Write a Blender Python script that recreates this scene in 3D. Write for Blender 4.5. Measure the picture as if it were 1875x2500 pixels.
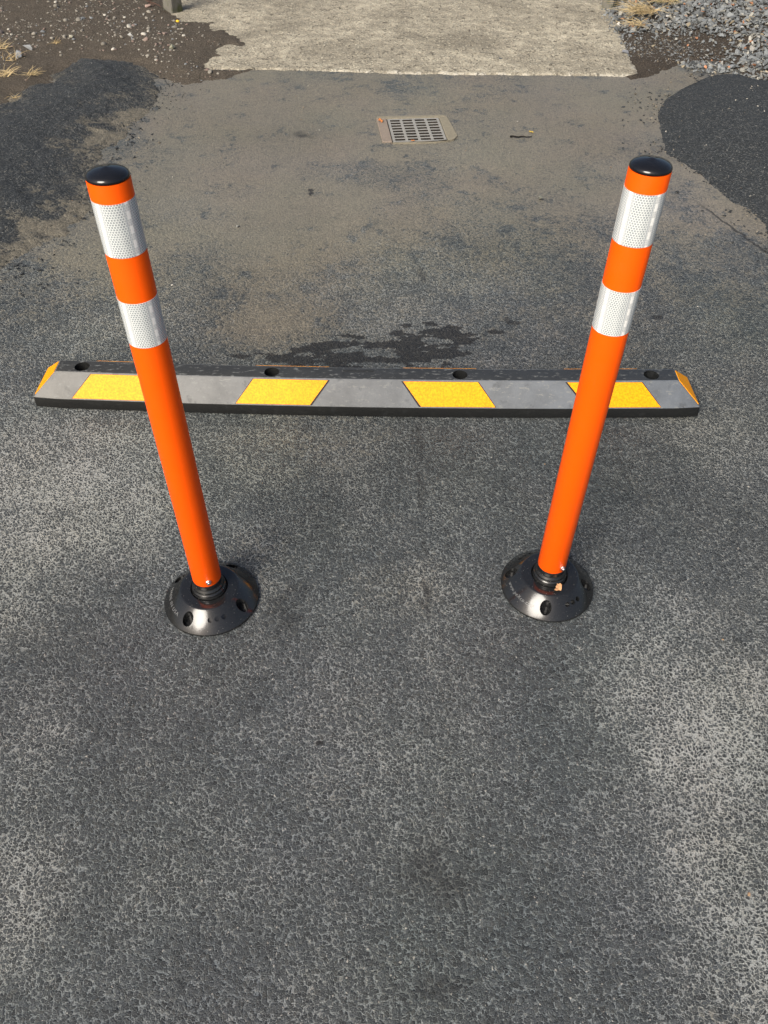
import bpy, bmesh, math, random
import numpy as np
from mathutils import Vector, Matrix
for o in list(bpy.data.objects): bpy.data.objects.remove(o)
scene = bpy.context.scene
C = scene.collection
R_ = math.radians
random.seed(7); rng = np.random.default_rng(11)

# ------------------------------------------------------------------ camera
cam_d = bpy.data.cameras.new('camera'); cam = bpy.data.objects.new('camera', cam_d); C.objects.link(cam)
cam_d.sensor_fit = 'HORIZONTAL'; cam_d.sensor_width = 36.0; cam_d.lens = 37.323
cam_d.clip_start = 0.05; cam_d.clip_end = 1000
RX = (0.99997255, 0.0074094, 0.0); RY = (0.00528966, -0.71389308, 0.70023474); RZ = (0.00518832, -0.70021552, -0.71391268)
cam.matrix_world = Matrix(((RX[0], -RX[1], -RX[2], 0), (RY[0], -RY[1], -RY[2], 0), (RZ[0], -RZ[1], -RZ[2], 1.3757), (0, 0, 0, 1)))
scene.camera = cam
scene.render.resolution_x = 768; scene.render.resolution_y = 1024

# ------------------------------------------------------------------ sky and sun
SUN_EL = 41.0
SX, SY = -0.50, -0.80                       # hazy sun behind the camera and to its left
world = bpy.data.worlds.new('World'); scene.world = world; world.use_nodes = True
wn = world.node_tree.nodes; wl = world.node_tree.links; wn.clear()
sky = wn.new('ShaderNodeTexSky'); sky.sky_type = 'NISHITA'; sky.sun_disc = False
sky.sun_elevation = R_(SUN_EL); sky.sun_rotation = math.atan2(SX, SY) % (2*math.pi)
sky.air_density = 1.0; sky.dust_density = 6.0; sky.ozone_density = 1.0
bg = wn.new('ShaderNodeBackground'); bg.inputs['Strength'].default_value = 0.085
wo = wn.new('ShaderNodeOutputWorld')
wl.new(sky.outputs[0], bg.inputs[0]); wl.new(bg.outputs[0], wo.inputs[0])
sun_d = bpy.data.lights.new('sun', 'SUN'); sun_d.energy = 2.5; sun_d.angle = R_(32); sun_d.color = (1.0, 0.95, 0.87)
sun = bpy.data.objects.new('sun', sun_d); C.objects.link(sun)
ce = math.cos(R_(SUN_EL)); hl = math.hypot(SX, SY)
sun.rotation_euler = Vector((SX/hl*ce, SY/hl*ce, math.sin(R_(SUN_EL)))).to_track_quat('Z', 'Y').to_euler()
vs = scene.view_settings
vs.view_transform = 'Standard'; vs.look = 'None'; vs.exposure = 0.74; vs.gamma = 1.0; vs.use_curve_mapping = False

# ------------------------------------------------------------------ measured plan of the place (metres, camera foot at 0,0)
SOIL_L = [(-1.311, 5.765), (-1.216, 5.535), (-0.972, 5.523), (-1.012, 5.376), (-0.889, 5.38), (-0.885, 5.274), (-0.816, 5.207), (-0.758, 5.06), (-0.814, 4.963), (-0.886, 4.992), (-0.911, 4.898), (-0.827, 4.839), (-0.905, 4.792), (-0.938, 4.703), (-0.911, 4.647), (-0.772, 4.636), (-0.766, 4.736), (-0.67, 4.709), (-0.697, 4.623), (-0.806, 4.483), (-0.937, 4.414), (-1.091, 4.384), (-1.173, 4.488), (-1.235, 4.569), (-1.417, 4.649), (-1.582, 4.645), (-1.672, 4.573), (-1.692, 4.424), (-1.707, 4.269), (-1.794, 4.193), (-1.802, 3.893)]
BERM_L = [(-1.879, 4.119), (-1.842, 4.342), (-1.753, 4.422), (-1.747, 4.613), (-1.728, 4.773), (-1.632, 4.835), (-1.466, 4.854), (-1.289, 4.739), (-1.179, 4.515), (-1.119, 4.307), (-1.12, 4.018), (-1.184, 3.798), (-1.204, 3.557), (-1.217, 3.373), (-1.163, 3.059), (-1.138, 2.867), (-1.229, 2.676), (-1.305, 2.443)]
BERM_R = [(1.984, 4.518), (1.92, 4.544), (1.868, 4.611), (1.799, 4.623), (1.712, 4.608), (1.616, 4.523), (1.501, 4.389), (1.442, 4.33), (1.366, 4.218), (1.298, 4.072), (1.269, 3.945), (1.254, 3.825), (1.211, 3.557), (1.245, 3.475), (1.294, 3.366), (1.33, 3.206), (1.353, 3.074), (1.401, 3.024), (1.411, 2.95), (1.416, 2.886), (1.399, 2.763)]
SEAM = [(1.209, 3.106), (1.368, 2.668)]
SOIL_R = [(1.4, 6.089), (1.413, 5.836), (1.357, 5.291), (1.332, 5.048), (1.305, 4.859), (1.282, 4.804), (1.309, 4.716), (1.297, 4.629), (1.242, 4.577), (1.243, 4.479), (1.345, 4.546), (1.438, 4.615), (1.542, 4.721), (1.641, 4.794), (1.766, 4.833), (1.85, 4.728), (1.892, 4.592), (1.97, 4.478)]
GRAVEL = [(1.371, 5.934), (1.319, 5.62), (1.334, 5.462), (1.264, 5.289), (1.341, 5.27), (1.334, 5.087), (1.307, 4.896), (1.415, 4.861), (1.543, 4.864), (1.565, 4.721), (1.655, 4.637), (1.718, 4.605), (1.824, 4.641), (1.881, 4.558), (1.976, 4.495)]
SPARSE = [(1.675, 5.037), (1.485, 4.863), (1.418, 5.031), (1.749, 4.981)]
GRASS_R = [(1.617, 5.916), (1.492, 5.578), (1.412, 5.377), (1.708, 6.045)]
GRASS_L = [(-1.83, 4.459), (-1.954, 4.426), (-2.1, 4.81), (-1.997, 4.661), (-1.841, 4.939), (-1.798, 4.135)]
STONES = [(-1.955, 4.813), (-1.968, 4.703), (-2.196, 5.067), (-1.778, 5.04), (-1.183, 4.892), (-1.262, 5.442), (-1.463, 5.091), (-1.782, 5.051), (-1.502, 5.74)]
ASPH = [(0.608, 3.078), (-0.55, 2.831), (0.604, 3.718), (0.656, 3.774), (-0.03, 3.879), (0.199, 3.651)]
TIES = [(-1.336, 5.663), (1.425, 5.822)]
DRAIN = [(-0.002, 3.926), (0.249, 3.955), (0.263, 3.669), (0.03, 3.653)]
DUST = [(-0.805, 1.432, 0.374, 0.376, 1.0), (-0.834, 1.161, 0.175, 0.269, 0.8), (-0.233, 1.606, 0.318, 0.168, 0.55), (0.616, 0.726, 0.219, 0.382, 1.0), (0.578, 0.457, 0.149, 0.246, 0.9), (0.572, 0.862, 0.165, 0.169, 0.7), (-0.604, 0.455, 0.09, 0.142, 0.55), (-0.678, 0.703, 0.102, 0.146, 0.5), (-0.273, 1.242, 0.075, 0.13, 0.5), (-0.275, 1.112, 0.061, 0.052, 0.6), (0.074, 1.13, 0.062, 0.08, 0.3), (0.87, 1.619, 0.197, 0.17, 0.45), (-0.861, 2.195, 0.29, 0.319, 0.4), (-0.12, 2.654, 0.489, 0.504, 0.45), (-0.11, 0.761, 0.175, 0.192, 0.2), (0.129, 0.394, 0.219, 0.107, -0.2)]
SILT = [(-0.856, 4.37, 0.257, 0.412, 0.9), (-0.897, 3.92, 0.194, 0.351, 0.8), (-0.552, 3.587, 0.321, 0.56, 0.6), (-0.366, 2.843, 0.376, 0.443, 0.55), (0.094, 3.824, 0.361, 0.338, 0.75), (1.305, 4.408, 0.213, 0.349, 1.0), (1.111, 4.146, 0.339, 0.381, 0.6), (1.474, 4.502, 0.169, 0.18, 1.0), (0.634, 3.635, 0.526, 0.672, 0.35), (-0.888, 2.706, 0.265, 0.313, 0.6), (-1.091, 2.582, 0.129, 0.131, 0.6), (-0.413, 2.762, 0.068, 0.09, 0.8), (-0.339, 2.184, 0.233, 0.186, 0.6), (1.39, 3.072, 0.128, 0.248, 0.5), (1.37, 2.83, 0.104, 0.148, 0.35), (-0.184, 1.605, 0.281, 0.15, 0.35), (-0.291, 1.174, 0.125, 0.151, 0.3), (0.022, 1.151, 0.124, 0.161, 0.25), (0.023, 1.344, 0.045, 0.047, 0.3), (0.505, 0.301, 0.042, 0.018, 0.4), (-0.105, 0.662, 0.05, 0.053, 0.25), (-1.018, 3.201, 0.112, 0.263, 0.5)]
WET_DARK = [(-0.239, 2.012, 0.083, 0.063, 1.0), (-0.158, 2.062, 0.113, 0.055, 1.0), (-0.059, 2.063, 0.099, 0.065, 1.0), (-0.017, 1.99, 0.166, 0.033, 0.9), (0.039, 2.064, 0.071, 0.055, 0.9), (0.118, 2.091, 0.071, 0.063, 1.0), (0.176, 2.13, 0.086, 0.072, 1.0), (0.239, 2.092, 0.057, 0.056, 1.0), (-0.321, 1.998, 0.035, 0.019, 0.9), (-0.181, 1.976, 0.124, 0.033, 1.0), (-0.433, 2.006, 0.062, 0.012, 0.8), (-0.18, 1.945, 0.177, 0.021, 1.0), (0.025, 1.955, 0.15, 0.021, 0.9), (-0.292, 1.986, 0.083, 0.033, 1.0), (-0.099, 1.965, 0.206, 0.028, 1.0), (0.094, 2.003, 0.125, 0.038, 0.9), (0.207, 2.029, 0.084, 0.029, 0.8), (0.068, 2.122, 0.057, 0.036, 0.9), (0.069, 2.18, 0.026, 0.024, 0.7), (0.35, 2.136, 0.029, 0.021, 0.7), (0.401, 2.211, 0.024, 0.016, 0.6), (-0.305, 3.142, 0.03, 0.026, 0.7), (0.872, 2.245, 0.033, 0.022, 0.6), (0.129, 2.492, 0.025, 0.312, 0.25), (0.1, 1.627, 0.022, 0.152, 0.34), (0.097, 1.431, 0.017, 0.133, 0.32), (0.094, 1.257, 0.018, 0.102, 0.3), (0.091, 1.094, 0.015, 0.116, 0.3), (0.086, 0.936, 0.013, 0.09, 0.22), (0.391, 4.467, 0.792, 0.1, 0.16), (0.745, 4.432, 0.382, 0.085, 0.16), (0.147, 1.376, 0.016, 0.013, 0.5), (-0.111, 0.753, 0.011, 0.008, 0.7), (-0.367, 3.739, 0.125, 0.077, 0.3), (0.227, 1.252, 0.129, 0.174, 0.2), (-0.207, 1.061, 0.08, 0.175, 0.25), (-0.097, 1.284, 0.087, 0.09, 0.2), (0.097, 0.504, 0.154, 0.15, 0.25), (0.09, 0.324, 0.112, 0.037, 0.35)]
# ------------------------------------------------------------------ helpers
TAB = np.random.default_rng(5).random((32, 256, 256)).astype(np.float32)
def hash2(xi, yi, seed):
    return TAB[seed % 32][xi & 255, yi & 255]
def vnoise(x, y, seed=0):
    x = x+seed*13.7; y = y+seed*7.3
    xi = np.floor(x).astype(np.int32); yi = np.floor(y).astype(np.int32); fx = (x-xi).astype(np.float32); fy = (y-yi).astype(np.float32)
    fx = fx*fx*(3-2*fx); fy = fy*fy*(3-2*fy)
    a = hash2(xi, yi, seed); b = hash2(xi+1, yi, seed); c = hash2(xi, yi+1, seed); d = hash2(xi+1, yi+1, seed)
    return (a*(1-fx)+b*fx)*(1-fy)+(c*(1-fx)+d*fx)*fy
def fbm(x, y, scale, octv=4, seed=0):
    s = 0; a = 0.5; t = 0
    for i in range(octv):
        s = s+a*vnoise(x*scale, y*scale, seed+i*17); t += a; a *= 0.55; scale *= 2.03
    return s/t
def sstep(a, b, x):
    t = np.clip((x-a)/(b-a), 0, 1); return t*t*(3-2*t)
def sdf(px, py, poly):
    """signed distance to a closed outline, positive inside"""
    d = np.full(px.shape, 1e9); inside = np.zeros(px.shape, bool)
    n = len(poly)
    for i in range(n):
        ax, ay = poly[i]; bx, by = poly[(i+1) % n]
        ex, ey = bx-ax, by-ay
        t = np.clip(((px-ax)*ex+(py-ay)*ey)/(ex*ex+ey*ey+1e-12), 0, 1)
        d = np.minimum(d, (px-ax-t*ex)**2+(py-ay-t*ey)**2)
        if ay != by:
            c = ((ay > py) != (by > py)) & (px < (bx-ax)*(py-ay)/(by-ay)+ax)
            inside ^= c
    d = np.sqrt(d)
    return np.where(inside, d, -d)
def mesh_np(name, verts, faces, smooth=True):
    verts = np.asarray(verts, np.float32); faces = np.asarray(faces, np.int32)
    me = bpy.data.meshes.new(name); k = faces.shape[1]; nf = len(faces)
    me.vertices.add(len(verts)); me.vertices.foreach_set('co', verts.ravel())
    me.loops.add(nf*k); me.loops.foreach_set('vertex_index', faces.ravel())
    me.polygons.add(nf); me.polygons.foreach_set('loop_start', np.arange(0, nf*k, k, dtype=np.int32))
    me.polygons.foreach_set('loop_total', np.full(nf, k, np.int32))
    me.polygons.foreach_set('use_smooth', np.full(nf, smooth, bool))
    me.update(calc_edges=True); me.validate()
    return me
def link(name, me, mat=None, parent=None, loc=None, rot=None):
    o = bpy.data.objects.new(name, me); C.objects.link(o)
    if mat is not None: me.materials.append(mat)
    if parent is not None: o.parent = parent
    if loc is not None: o.location = loc
    if rot is not None: o.rotation_euler = rot
    return o
def tag(o, label, cat, group=None):
    o['label'] = label; o['category'] = cat
    if group: o['group'] = group
    return o
def struct(o, kind='structure', label=None):
    o['kind'] = kind
    if label: o['label'] = label
    return o
def empty(name, loc=(0, 0, 0), rz=0):
    o = bpy.data.objects.new(name, None); C.objects.link(o); o.location = loc; o.rotation_euler = (0, 0, rz); o.empty_display_size = 0.05
    return o
def bm_obj(name, bm, mat, parent=None, smooth=False, **kw):
    me = bpy.data.meshes.new(name); bm.normal_update(); bm.to_mesh(me); bm.free()
    for p in me.polygons: p.use_smooth = smooth
    return link(name, me, mat, parent, **kw)
def grid_xy(xs, ys):
    X, Y = np.meshgrid(xs, ys); nx, ny = len(xs), len(ys)
    i = np.arange((nx-1)*(ny-1)); r = i//(nx-1); c = i % (nx-1); a = r*nx+c
    return X.ravel(), Y.ravel(), np.stack([a, a+1, a+nx+1, a+nx], 1)
def ramp(a, b, s0, s1):
    """coordinates from a to b whose step grows from s0 to s1"""
    out = [a]; L = b-a
    while out[-1] < b-1e-6:
        t = (out[-1]-a)/L; out.append(out[-1]+s0+(s1-s0)*t)
    out[-1] = b
    return out
def attr(me, name, vals):
    at = me.attributes.new(name, 'FLOAT', 'POINT'); at.data.foreach_set('value', np.asarray(vals, np.float32))
def attr_col(me, name, cols):
    at = me.attributes.new(name, 'FLOAT_COLOR', 'POINT')
    c = np.ones((len(cols), 4), np.float32); c[:, :3] = cols; at.data.foreach_set('color', c.ravel())
def lathe(profile, seg=64, close=False):
    """profile of (r, z); returns verts, quads"""
    n = len(profile); a = np.linspace(0, 2*math.pi, seg, endpoint=False)
    v = np.array([(r*math.cos(t), r*math.sin(t), z) for r, z in profile for t in a])
    f = []
    for i in range(n if close else n-1):
        j = (i+1) % n
        for s in range(seg):
            t = (s+1) % seg
            f.append((i*seg+s, i*seg+t, j*seg+t, j*seg+s))
    return v, np.array(f)
def shade_auto(me, ang=35):
    me.set_sharp_from_angle(angle=R_(ang))

class NT:
    def __init__(s, name):
        s.m = bpy.data.materials.new(name); s.m.use_nodes = True; s.t = s.m.node_tree; s.t.nodes.clear()
        s.out = s.t.nodes.new('ShaderNodeOutputMaterial'); s.b = s.t.nodes.new('ShaderNodeBsdfPrincipled')
        s.t.links.new(s.b.outputs[0], s.out.inputs[0])
    def set(s, sock, v):
        if v is None: return
        if isinstance(v, bpy.types.NodeSocket): s.t.links.new(v, sock)
        elif isinstance(v, (tuple, list)) and len(v) == 3 and sock.type == 'RGBA': sock.default_value = (*v, 1)
        else: sock.default_value = v
    def P(s, **k):
        for n, v in k.items():
            n = {'base': 'Base Color', 'rough': 'Roughness', 'spec': 'Specular IOR Level', 'metal': 'Metallic', 'normal': 'Normal', 'coat': 'Coat Weight', 'coatr': 'Coat Roughness'}[n]
            s.set(s.b.inputs[n], v)
    def obj(s):
        return s.t.nodes.new('ShaderNodeTexCoord').outputs['Object']
    def attr(s, name, fac=True):
        n = s.t.nodes.new('ShaderNodeAttribute'); n.attribute_name = name; return n.outputs['Fac' if fac else 'Color']
    def uv(s):
        return s.t.nodes.new('ShaderNodeTexCoord').outputs['UV']
    def math(s, op, a, b=None, c=None, clamp=False):
        n = s.t.nodes.new('ShaderNodeMath'); n.operation = op; n.use_clamp = clamp
        for i, v in enumerate((a, b, c)): s.set(n.inputs[i], v)
        return n.outputs[0]
    def vmath(s, op, a, b=None):
        n = s.t.nodes.new('ShaderNodeVectorMath'); n.operation = op; s.set(n.inputs[0], a)
        if b is not None:
            s.set(n.inputs[3 if op == 'SCALE' else 1], b)
        return n.outputs['Value' if op in ('LENGTH', 'DOT_PRODUCT', 'DISTANCE') else 'Vector']
    def noise(s, vec, scale, detail=3, rough=0.55, dims='3D', dist=0.0, col=False):
        n = s.t.nodes.new('ShaderNodeTexNoise'); n.noise_dimensions = dims
        s.set(n.inputs['Vector'], vec); s.set(n.inputs['Scale'], scale); n.inputs['Detail'].default_value = detail
        n.inputs['Roughness'].default_value = rough; n.inputs['Distortion'].default_value = dist
        return n.outputs['Color' if col else 'Fac']
    def voro(s, vec, scale, feature='F1', out='Distance', dims='3D', rand=1.0):
        n = s.t.nodes.new('ShaderNodeTexVoronoi'); n.voronoi_dimensions = dims; n.feature = feature
        s.set(n.inputs['Vector'], vec); s.set(n.inputs['Scale'], scale); s.set(n.inputs['Randomness'], rand)
        return n.outputs[out]
    def mr(s, v, a, b, c=0.0, d=1.0, smooth=False):
        n = s.t.nodes.new('ShaderNodeMapRange'); n.clamp = True
        if smooth: n.interpolation_type = 'SMOOTHSTEP'
        for i, q in enumerate((v, a, b, c, d)): s.set(n.inputs[i], q)
        return n.outputs[0]
    def mix(s, f, a, b, blend='MIX'):
        n = s.t.nodes.new('ShaderNodeMix'); n.data_type = 'RGBA'; n.blend_type = blend
        s.set(n.inputs[0], f); s.set(n.inputs[6], a); s.set(n.inputs[7], b)
        return n.outputs[2]
    def xyz(s, v):
        n = s.t.nodes.new('ShaderNodeSeparateXYZ'); s.set(n.inputs[0], v); return n.outputs
    def comb(s, x, y, z):
        n = s.t.nodes.new('ShaderNodeCombineXYZ')
        for i, q in enumerate((x, y, z)): s.set(n.inputs[i], q)
        return n.outputs[0]
    def bump(s, h, dist, strength=1.0):
        n = s.t.nodes.new('ShaderNodeBump'); s.set(n.inputs['Height'], h); n.inputs['Distance'].default_value = dist; n.inputs['Strength'].default_value = strength
        s.set(s.b.inputs['Normal'], n.outputs[0])
    def disp(s, h, scale, mid=0.5):
        n = s.t.nodes.new('ShaderNodeDisplacement'); s.set(n.inputs['Height'], h); n.inputs['Scale'].default_value = scale; n.inputs['Midlevel'].default_value = mid
        s.t.links.new(n.outputs[0], s.out.inputs['Displacement']); s.m.displacement_method = 'BOTH'

# ------------------------------------------------------------------ materials
def asphalt_mat(name, scale, tone, berm=False):
    s = NT(name); p = s.obj()
    wob = s.vmath('SCALE', s.vmath('SUBTRACT', s.noise(p, scale*1.4, 1, dims='2D', col=True), (0.5, 0.5, 0.5)), 0.55/scale)
    drift = s.vmath('SCALE', s.vmath('SUBTRACT', s.noise(p, 26, 0, dims='2D', col=True), (0.5, 0.5, 0.5)), 0.011)
    q = s.vmath('ADD', s.vmath('ADD', p, wob), drift)
    def vor(sc_):
        v = s.t.nodes.new('ShaderNodeTexVoronoi'); v.voronoi_dimensions = '2D'; s.set(v.inputs['Vector'], q); v.inputs['Scale'].default_value = sc_
        return v.outputs['Distance'], s.xyz(v.outputs['Color'])
    d1, (r1, g1, b1) = vor(scale); d2, (r2, g2, b2) = vor(scale*2.3)
    e1 = s.voro(q, scale, 'DISTANCE_TO_EDGE', dims='2D')
    fine = s.noise(p, scale*4, 2, 0.7, dims='2D')
    dust = 0.08 if berm else s.attr('dust'); film = s.attr('film')
    rad1 = s.math('ADD', s.mr(g1, 0, 1, 0.36, 0.80), s.math('MULTIPLY', dust, -0.26))
    w1 = s.math('MULTIPLY_ADD', dust, 0.10, s.mr(fine, 0.3, 0.7, -0.04, 0.05))
    m1 = s.math('MINIMUM', s.mr(s.math('SUBTRACT', d1, rad1), -0.08, 0.05, 1, 0), s.mr(e1, w1, s.math('ADD', w1, 0.07)))
    rad2 = s.math('ADD', s.mr(g2, 0, 1, 0.16, 0.56), s.math('MULTIPLY', dust, -0.30))
    m2 = s.mr(s.math('SUBTRACT', d2, rad2), -0.08, 0.08, 0.9, 0)
    stone = s.math('MAXIMUM', m1, m2)
    val = s.mix(m1, r2, r1)
    sc = s.mix(val, tuple((0.6 if berm else 0.32)*t for t in tone), tuple(1.25*t for t in tone))
    sc = s.mix(s.mr(b1, 0.80, 0.95, 0, 0.35), sc, (1.7*tone[0], 1.5*tone[1], 1.25*tone[2]))
    gap = s.mix(s.mr(dust, 0.0, 0.5), tuple((1.7 if berm else 2.6)*t for t in tone), (0.285, 0.290, 0.275))
    gap = s.mix(s.mr(fine, 0.35, 0.65), s.mix(1.0, gap, (0.55, 0.55, 0.55), 'MULTIPLY'), s.mix(1.0, gap, (1.45, 1.45, 1.42), 'MULTIPLY'))
    sc = s.mix(s.mr(fine, 0.56, 0.70, 0, 0.5), sc, gap)
    col = s.mix(stone, gap, sc)
    pale = s.math('MULTIPLY', s.math('GREATER_THAN', b2, 0.985), s.math('GREATER_THAN', m2, 0.4))
    col = s.mix(s.math('MULTIPLY', pale, 0.75), col, (0.38, 0.36, 0.32))
    siltc = s.mix(fine, (0.128, 0.1145, 0.085), (0.305, 0.274, 0.209))
    film = s.math('MULTIPLY', s.mr(s.math('ADD', film, s.math('ADD', s.math('MULTIPLY', s.math('SUBTRACT', r1, 0.5), 0.55), s.math('MULTIPLY', stone, -0.26))), 0.08, 0.75), 0.85)
    siltc = s.mix(s.math('MULTIPLY', r2, 0.6), siltc, s.mix(1.0, siltc, (0.5, 0.5, 0.52), 'MULTIPLY'))
    col = s.mix(film, col, siltc)
    if not berm:
        col = s.mix(1.0, col, s.attr('cast', False), 'MULTIPLY')
        wet_dark = s.attr('wet_darkening')
        wet_dark_b = s.mr(s.math('ADD', wet_dark, s.math('MULTIPLY', s.math('SUBTRACT', fine, 0.5), 0.5)), 0.35, 0.65)
        col = s.mix(s.math('MULTIPLY', wet_dark_b, 0.86), col, (0.012, 0.012, 0.0125))
        # construction joint along the foot of the berm
        (ax, ay), (bx, by) = SEAM
        L = math.hypot(bx-ax, by-ay); ux, uy = (bx-ax)/L, (by-ay)/L
        x, y, _ = s.xyz(q)
        x = s.math('ADD', x, s.attr('jit'))
        dd = s.math('ABSOLUTE', s.math('ADD', s.math('MULTIPLY', s.math('SUBTRACT', x, ax), -uy), s.math('MULTIPLY', s.math('SUBTRACT', y, ay), ux)))
        al = s.math('ADD', s.math('MULTIPLY', s.math('SUBTRACT', x, ax), ux), s.math('MULTIPLY', s.math('SUBTRACT', y, ay), uy))
        seam = s.math('MULTIPLY', s.mr(dd, 0.002, 0.008, 1, 0), s.mr(al, 0.0, 0.12))
        col = s.mix(s.math('MULTIPLY', seam, 0.8), col, (0.012, 0.012, 0.012))
    s.P(base=col, rough=s.mr(stone, 0, 1, 0.85, 0.55) if not berm else 0.8, spec=0.5 if not berm else 0.3)
    h = s.math('ADD', s.math('MULTIPLY', m1, s.mr(r1, 0, 1, 0.6, 1.0)), s.math('ADD', s.math('MULTIPLY', m2, 0.35), s.math('MULTIPLY', fine, 0.3)))
    if berm:
        s.bump(h, 0.0035, 1.0)
    else:
        s.disp(s.math('MULTIPLY', s.math('SUBTRACT', h, 1.0), s.attr('relief')), 0.0038, 0.0)
    return s.m
M = {}
M['asphalt'] = asphalt_mat('asphalt', 144, (0.0460, 0.0522, 0.0545))
M['berm'] = asphalt_mat('coarse_asphalt', 112, (0.0225, 0.0265, 0.0300), True)

def m_concrete():
    s = NT('worn_concrete'); p = s.obj()
    big = s.noise(p, 2.4, 6, 0.62, dims='2D', dist=0.6); mid = s.noise(p, 15, 5, 0.65, dims='2D'); fine = s.noise(p, 130, 4, 0.7, dims='2D')
    w = s.vmath('ADD', p, s.vmath('SCALE', s.vmath('SUBTRACT', s.noise(p, 70, 2, dims='2D', col=True), (0.5, 0.5, 0.5)), 0.016))
    va = s.t.nodes.new('ShaderNodeTexVoronoi'); va.voronoi_dimensions = '2D'; s.set(va.inputs['Vector'], w); va.inputs['Scale'].default_value = 62
    r, g, b = s.xyz(va.outputs['Color']); d = va.outputs['Distance']
    base = s.mix(s.mr(big, 0.32, 0.68), (0.230, 0.206, 0.156), (0.50, 0.452, 0.345))
    base = s.mix(s.mr(mid, 0.40, 0.62, 0.55, 0.0), base, (0.155, 0.14, 0.110))
    agg = s.mix(r, (0.10, 0.088, 0.070), (0.60, 0.555, 0.43))
    st = s.math('MULTIPLY', s.mr(s.math('SUBTRACT', d, s.mr(g, 0, 1, 0.05, 0.5)), -0.1, 0.06, 1, 0), s.mr(b, 0.25, 0.7, 0.1, 0.95))
    col = s.mix(st, base, agg)
    col = s.mix(s.mr(fine, 0.52, 0.66, 0.0, 0.6), col, (0.105, 0.092, 0.070))
    col = s.mix(s.mr(fine, 0.46, 0.34, 0.0, 0.35), col, (0.50, 0.46, 0.36))
    col = s.mix(s.math('MULTIPLY', s.attr('rim'), s.mr(s.math('ADD', mid, s.math('MULTIPLY', fine, 0.5)), 0.70, 0.86)), col, s.mix(fine, (0.28, 0.26, 0.21), (0.56, 0.53, 0.45)))
    pit = s.mr(s.noise(p, 30, 5, 0.72, dims='2D', dist=0.8), 0.60, 0.67)
    col = s.mix(s.math('MULTIPLY', pit, 0.7), col, (0.070, 0.058, 0.043))
    s.P(base=col, rough=0.9, spec=0.2)
    s.bump(s.math('ADD', s.math('MULTIPLY', st, 0.8), s.math('ADD', s.math('MULTIPLY', mid, 2.0), s.math('MULTIPLY', pit, -0.8))), 0.006, 1.0)
    return s.m
M['concrete'] = m_concrete()
def m_soil(name, a, b):
    s = NT(name); p = s.obj()
    n1 = s.noise(p, 7, 5, 0.6, dims='2D'); n2 = s.noise(p, 110, 4, 0.7, dims='2D')
    col = s.mix(n1, a, b); col = s.mix(s.mr(n2, 0.45, 0.7, 0, 0.7), col, tuple(2.1*x for x in b))
    s.P(base=col, rough=0.95, spec=0.15); s.bump(s.math('ADD', n2, s.math('MULTIPLY', s.noise(p, 320, 3, 0.7, dims='2D'), 0.4)), 0.007, 1.0)
    return s.m
M['soil'] = m_soil('damp_soil', (0.046, 0.039, 0.031), (0.090, 0.076, 0.059))
M['soil_r'] = m_soil('dark_silt', (0.026, 0.021, 0.016), (0.060, 0.050, 0.040))
M['ground'] = m_soil('ground_soil', (0.06, 0.055, 0.04), (0.10, 0.09, 0.07))
def m_stone(name, bumpd=0.002):
    s = NT(name); p = s.obj()
    c = s.attr('tint', fac=False)
    col = s.mix(s.noise(p, 160, 4, 0.7), s.mix(1.0, c, (0.65, 0.65, 0.65), 'MULTIPLY'), s.mix(1.0, c, (1.3, 1.3, 1.3), 'MULTIPLY'))
    s.P(base=col, rough=0.75, spec=0.35); s.bump(s.noise(p, 240, 3), bumpd, 0.7)
    return s.m
M['stone'] = m_stone('stone')
def plain(name, col, rough=0.5, spec=0.5, metal=0.0, var=0.12, scale=60, bump=0.0):
    s = NT(name); p = s.obj()
    s.P(base=s.mix(s.noise(p, scale, 4, 0.6), tuple(c*(1-var) for c in col), tuple(c*(1+var) for c in col)), rough=rough, spec=spec, metal=metal)
    if bump: s.bump(s.noise(p, scale*3, 3, 0.6), bump, 0.6)
    return s.m
def m_orange():
    s = NT('orange_plastic'); p = s.obj()
    n = s.noise(p, 5, 3)
    col = s.mix(n, (0.92, 0.094, 0.0), (0.96, 0.106, 0.0))
    sc = s.mr(s.noise(s.vmath('MULTIPLY', p, (60, 60, 8)), 3, 4, 0.7), 0.66, 0.72, 0, 0.10)
    col = s.mix(sc, col, (0.75, 0.20, 0.08))
    s.P(base=col, rough=s.mr(s.noise(p, 40, 3), 0.3, 0.7, 0.42, 0.55), spec=0.22)
    s.bump(s.noise(p, 25, 2), 0.0004, 0.5)
    return s.m
M['orange'] = m_orange()
def m_black():
    s = NT('black_plastic'); p = s.obj()
    scr = s.noise(s.vmath('MULTIPLY', p, (1, 1, 3)), 130, 4, 0.75)
    col = s.mix(s.mr(scr, 0.60, 0.72, 0, 0.5), (0.011, 0.0115, 0.012), (0.055, 0.055, 0.055))
    sp = s.voro(p, 240, 'F1'); sr = s.xyz(s.voro(p, 240, 'F1', 'Color'))
    col = s.mix(s.math('MULTIPLY', s.math('LESS_THAN', sp, 0.16), s.math('GREATER_THAN', sr[0], 0.9)), col, (0.16, 0.155, 0.14))
    s.P(base=col, rough=s.mr(s.noise(p, 30, 4), 0.3, 0.7, 0.10, 0.22), spec=0.6)
    s.bump(s.noise(p, 60, 3), 0.0003, 0.6)
    return s.m
M['black'] = m_black()
M['cap'] = plain('glossy_cap', (0.007, 0.007, 0.008), 0.09, 0.5, var=0.2)
M['letters'] = plain('moulded_letters_lit', (0.13, 0.135, 0.135), 0.3, 0.6)  # black plastic, colour lightened to paint the light the raised text catches
M['zinc'] = plain('zinc_bolt', (0.72, 0.71, 0.70), 0.28, 0.5, 1.0, 0.1, 200)
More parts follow.
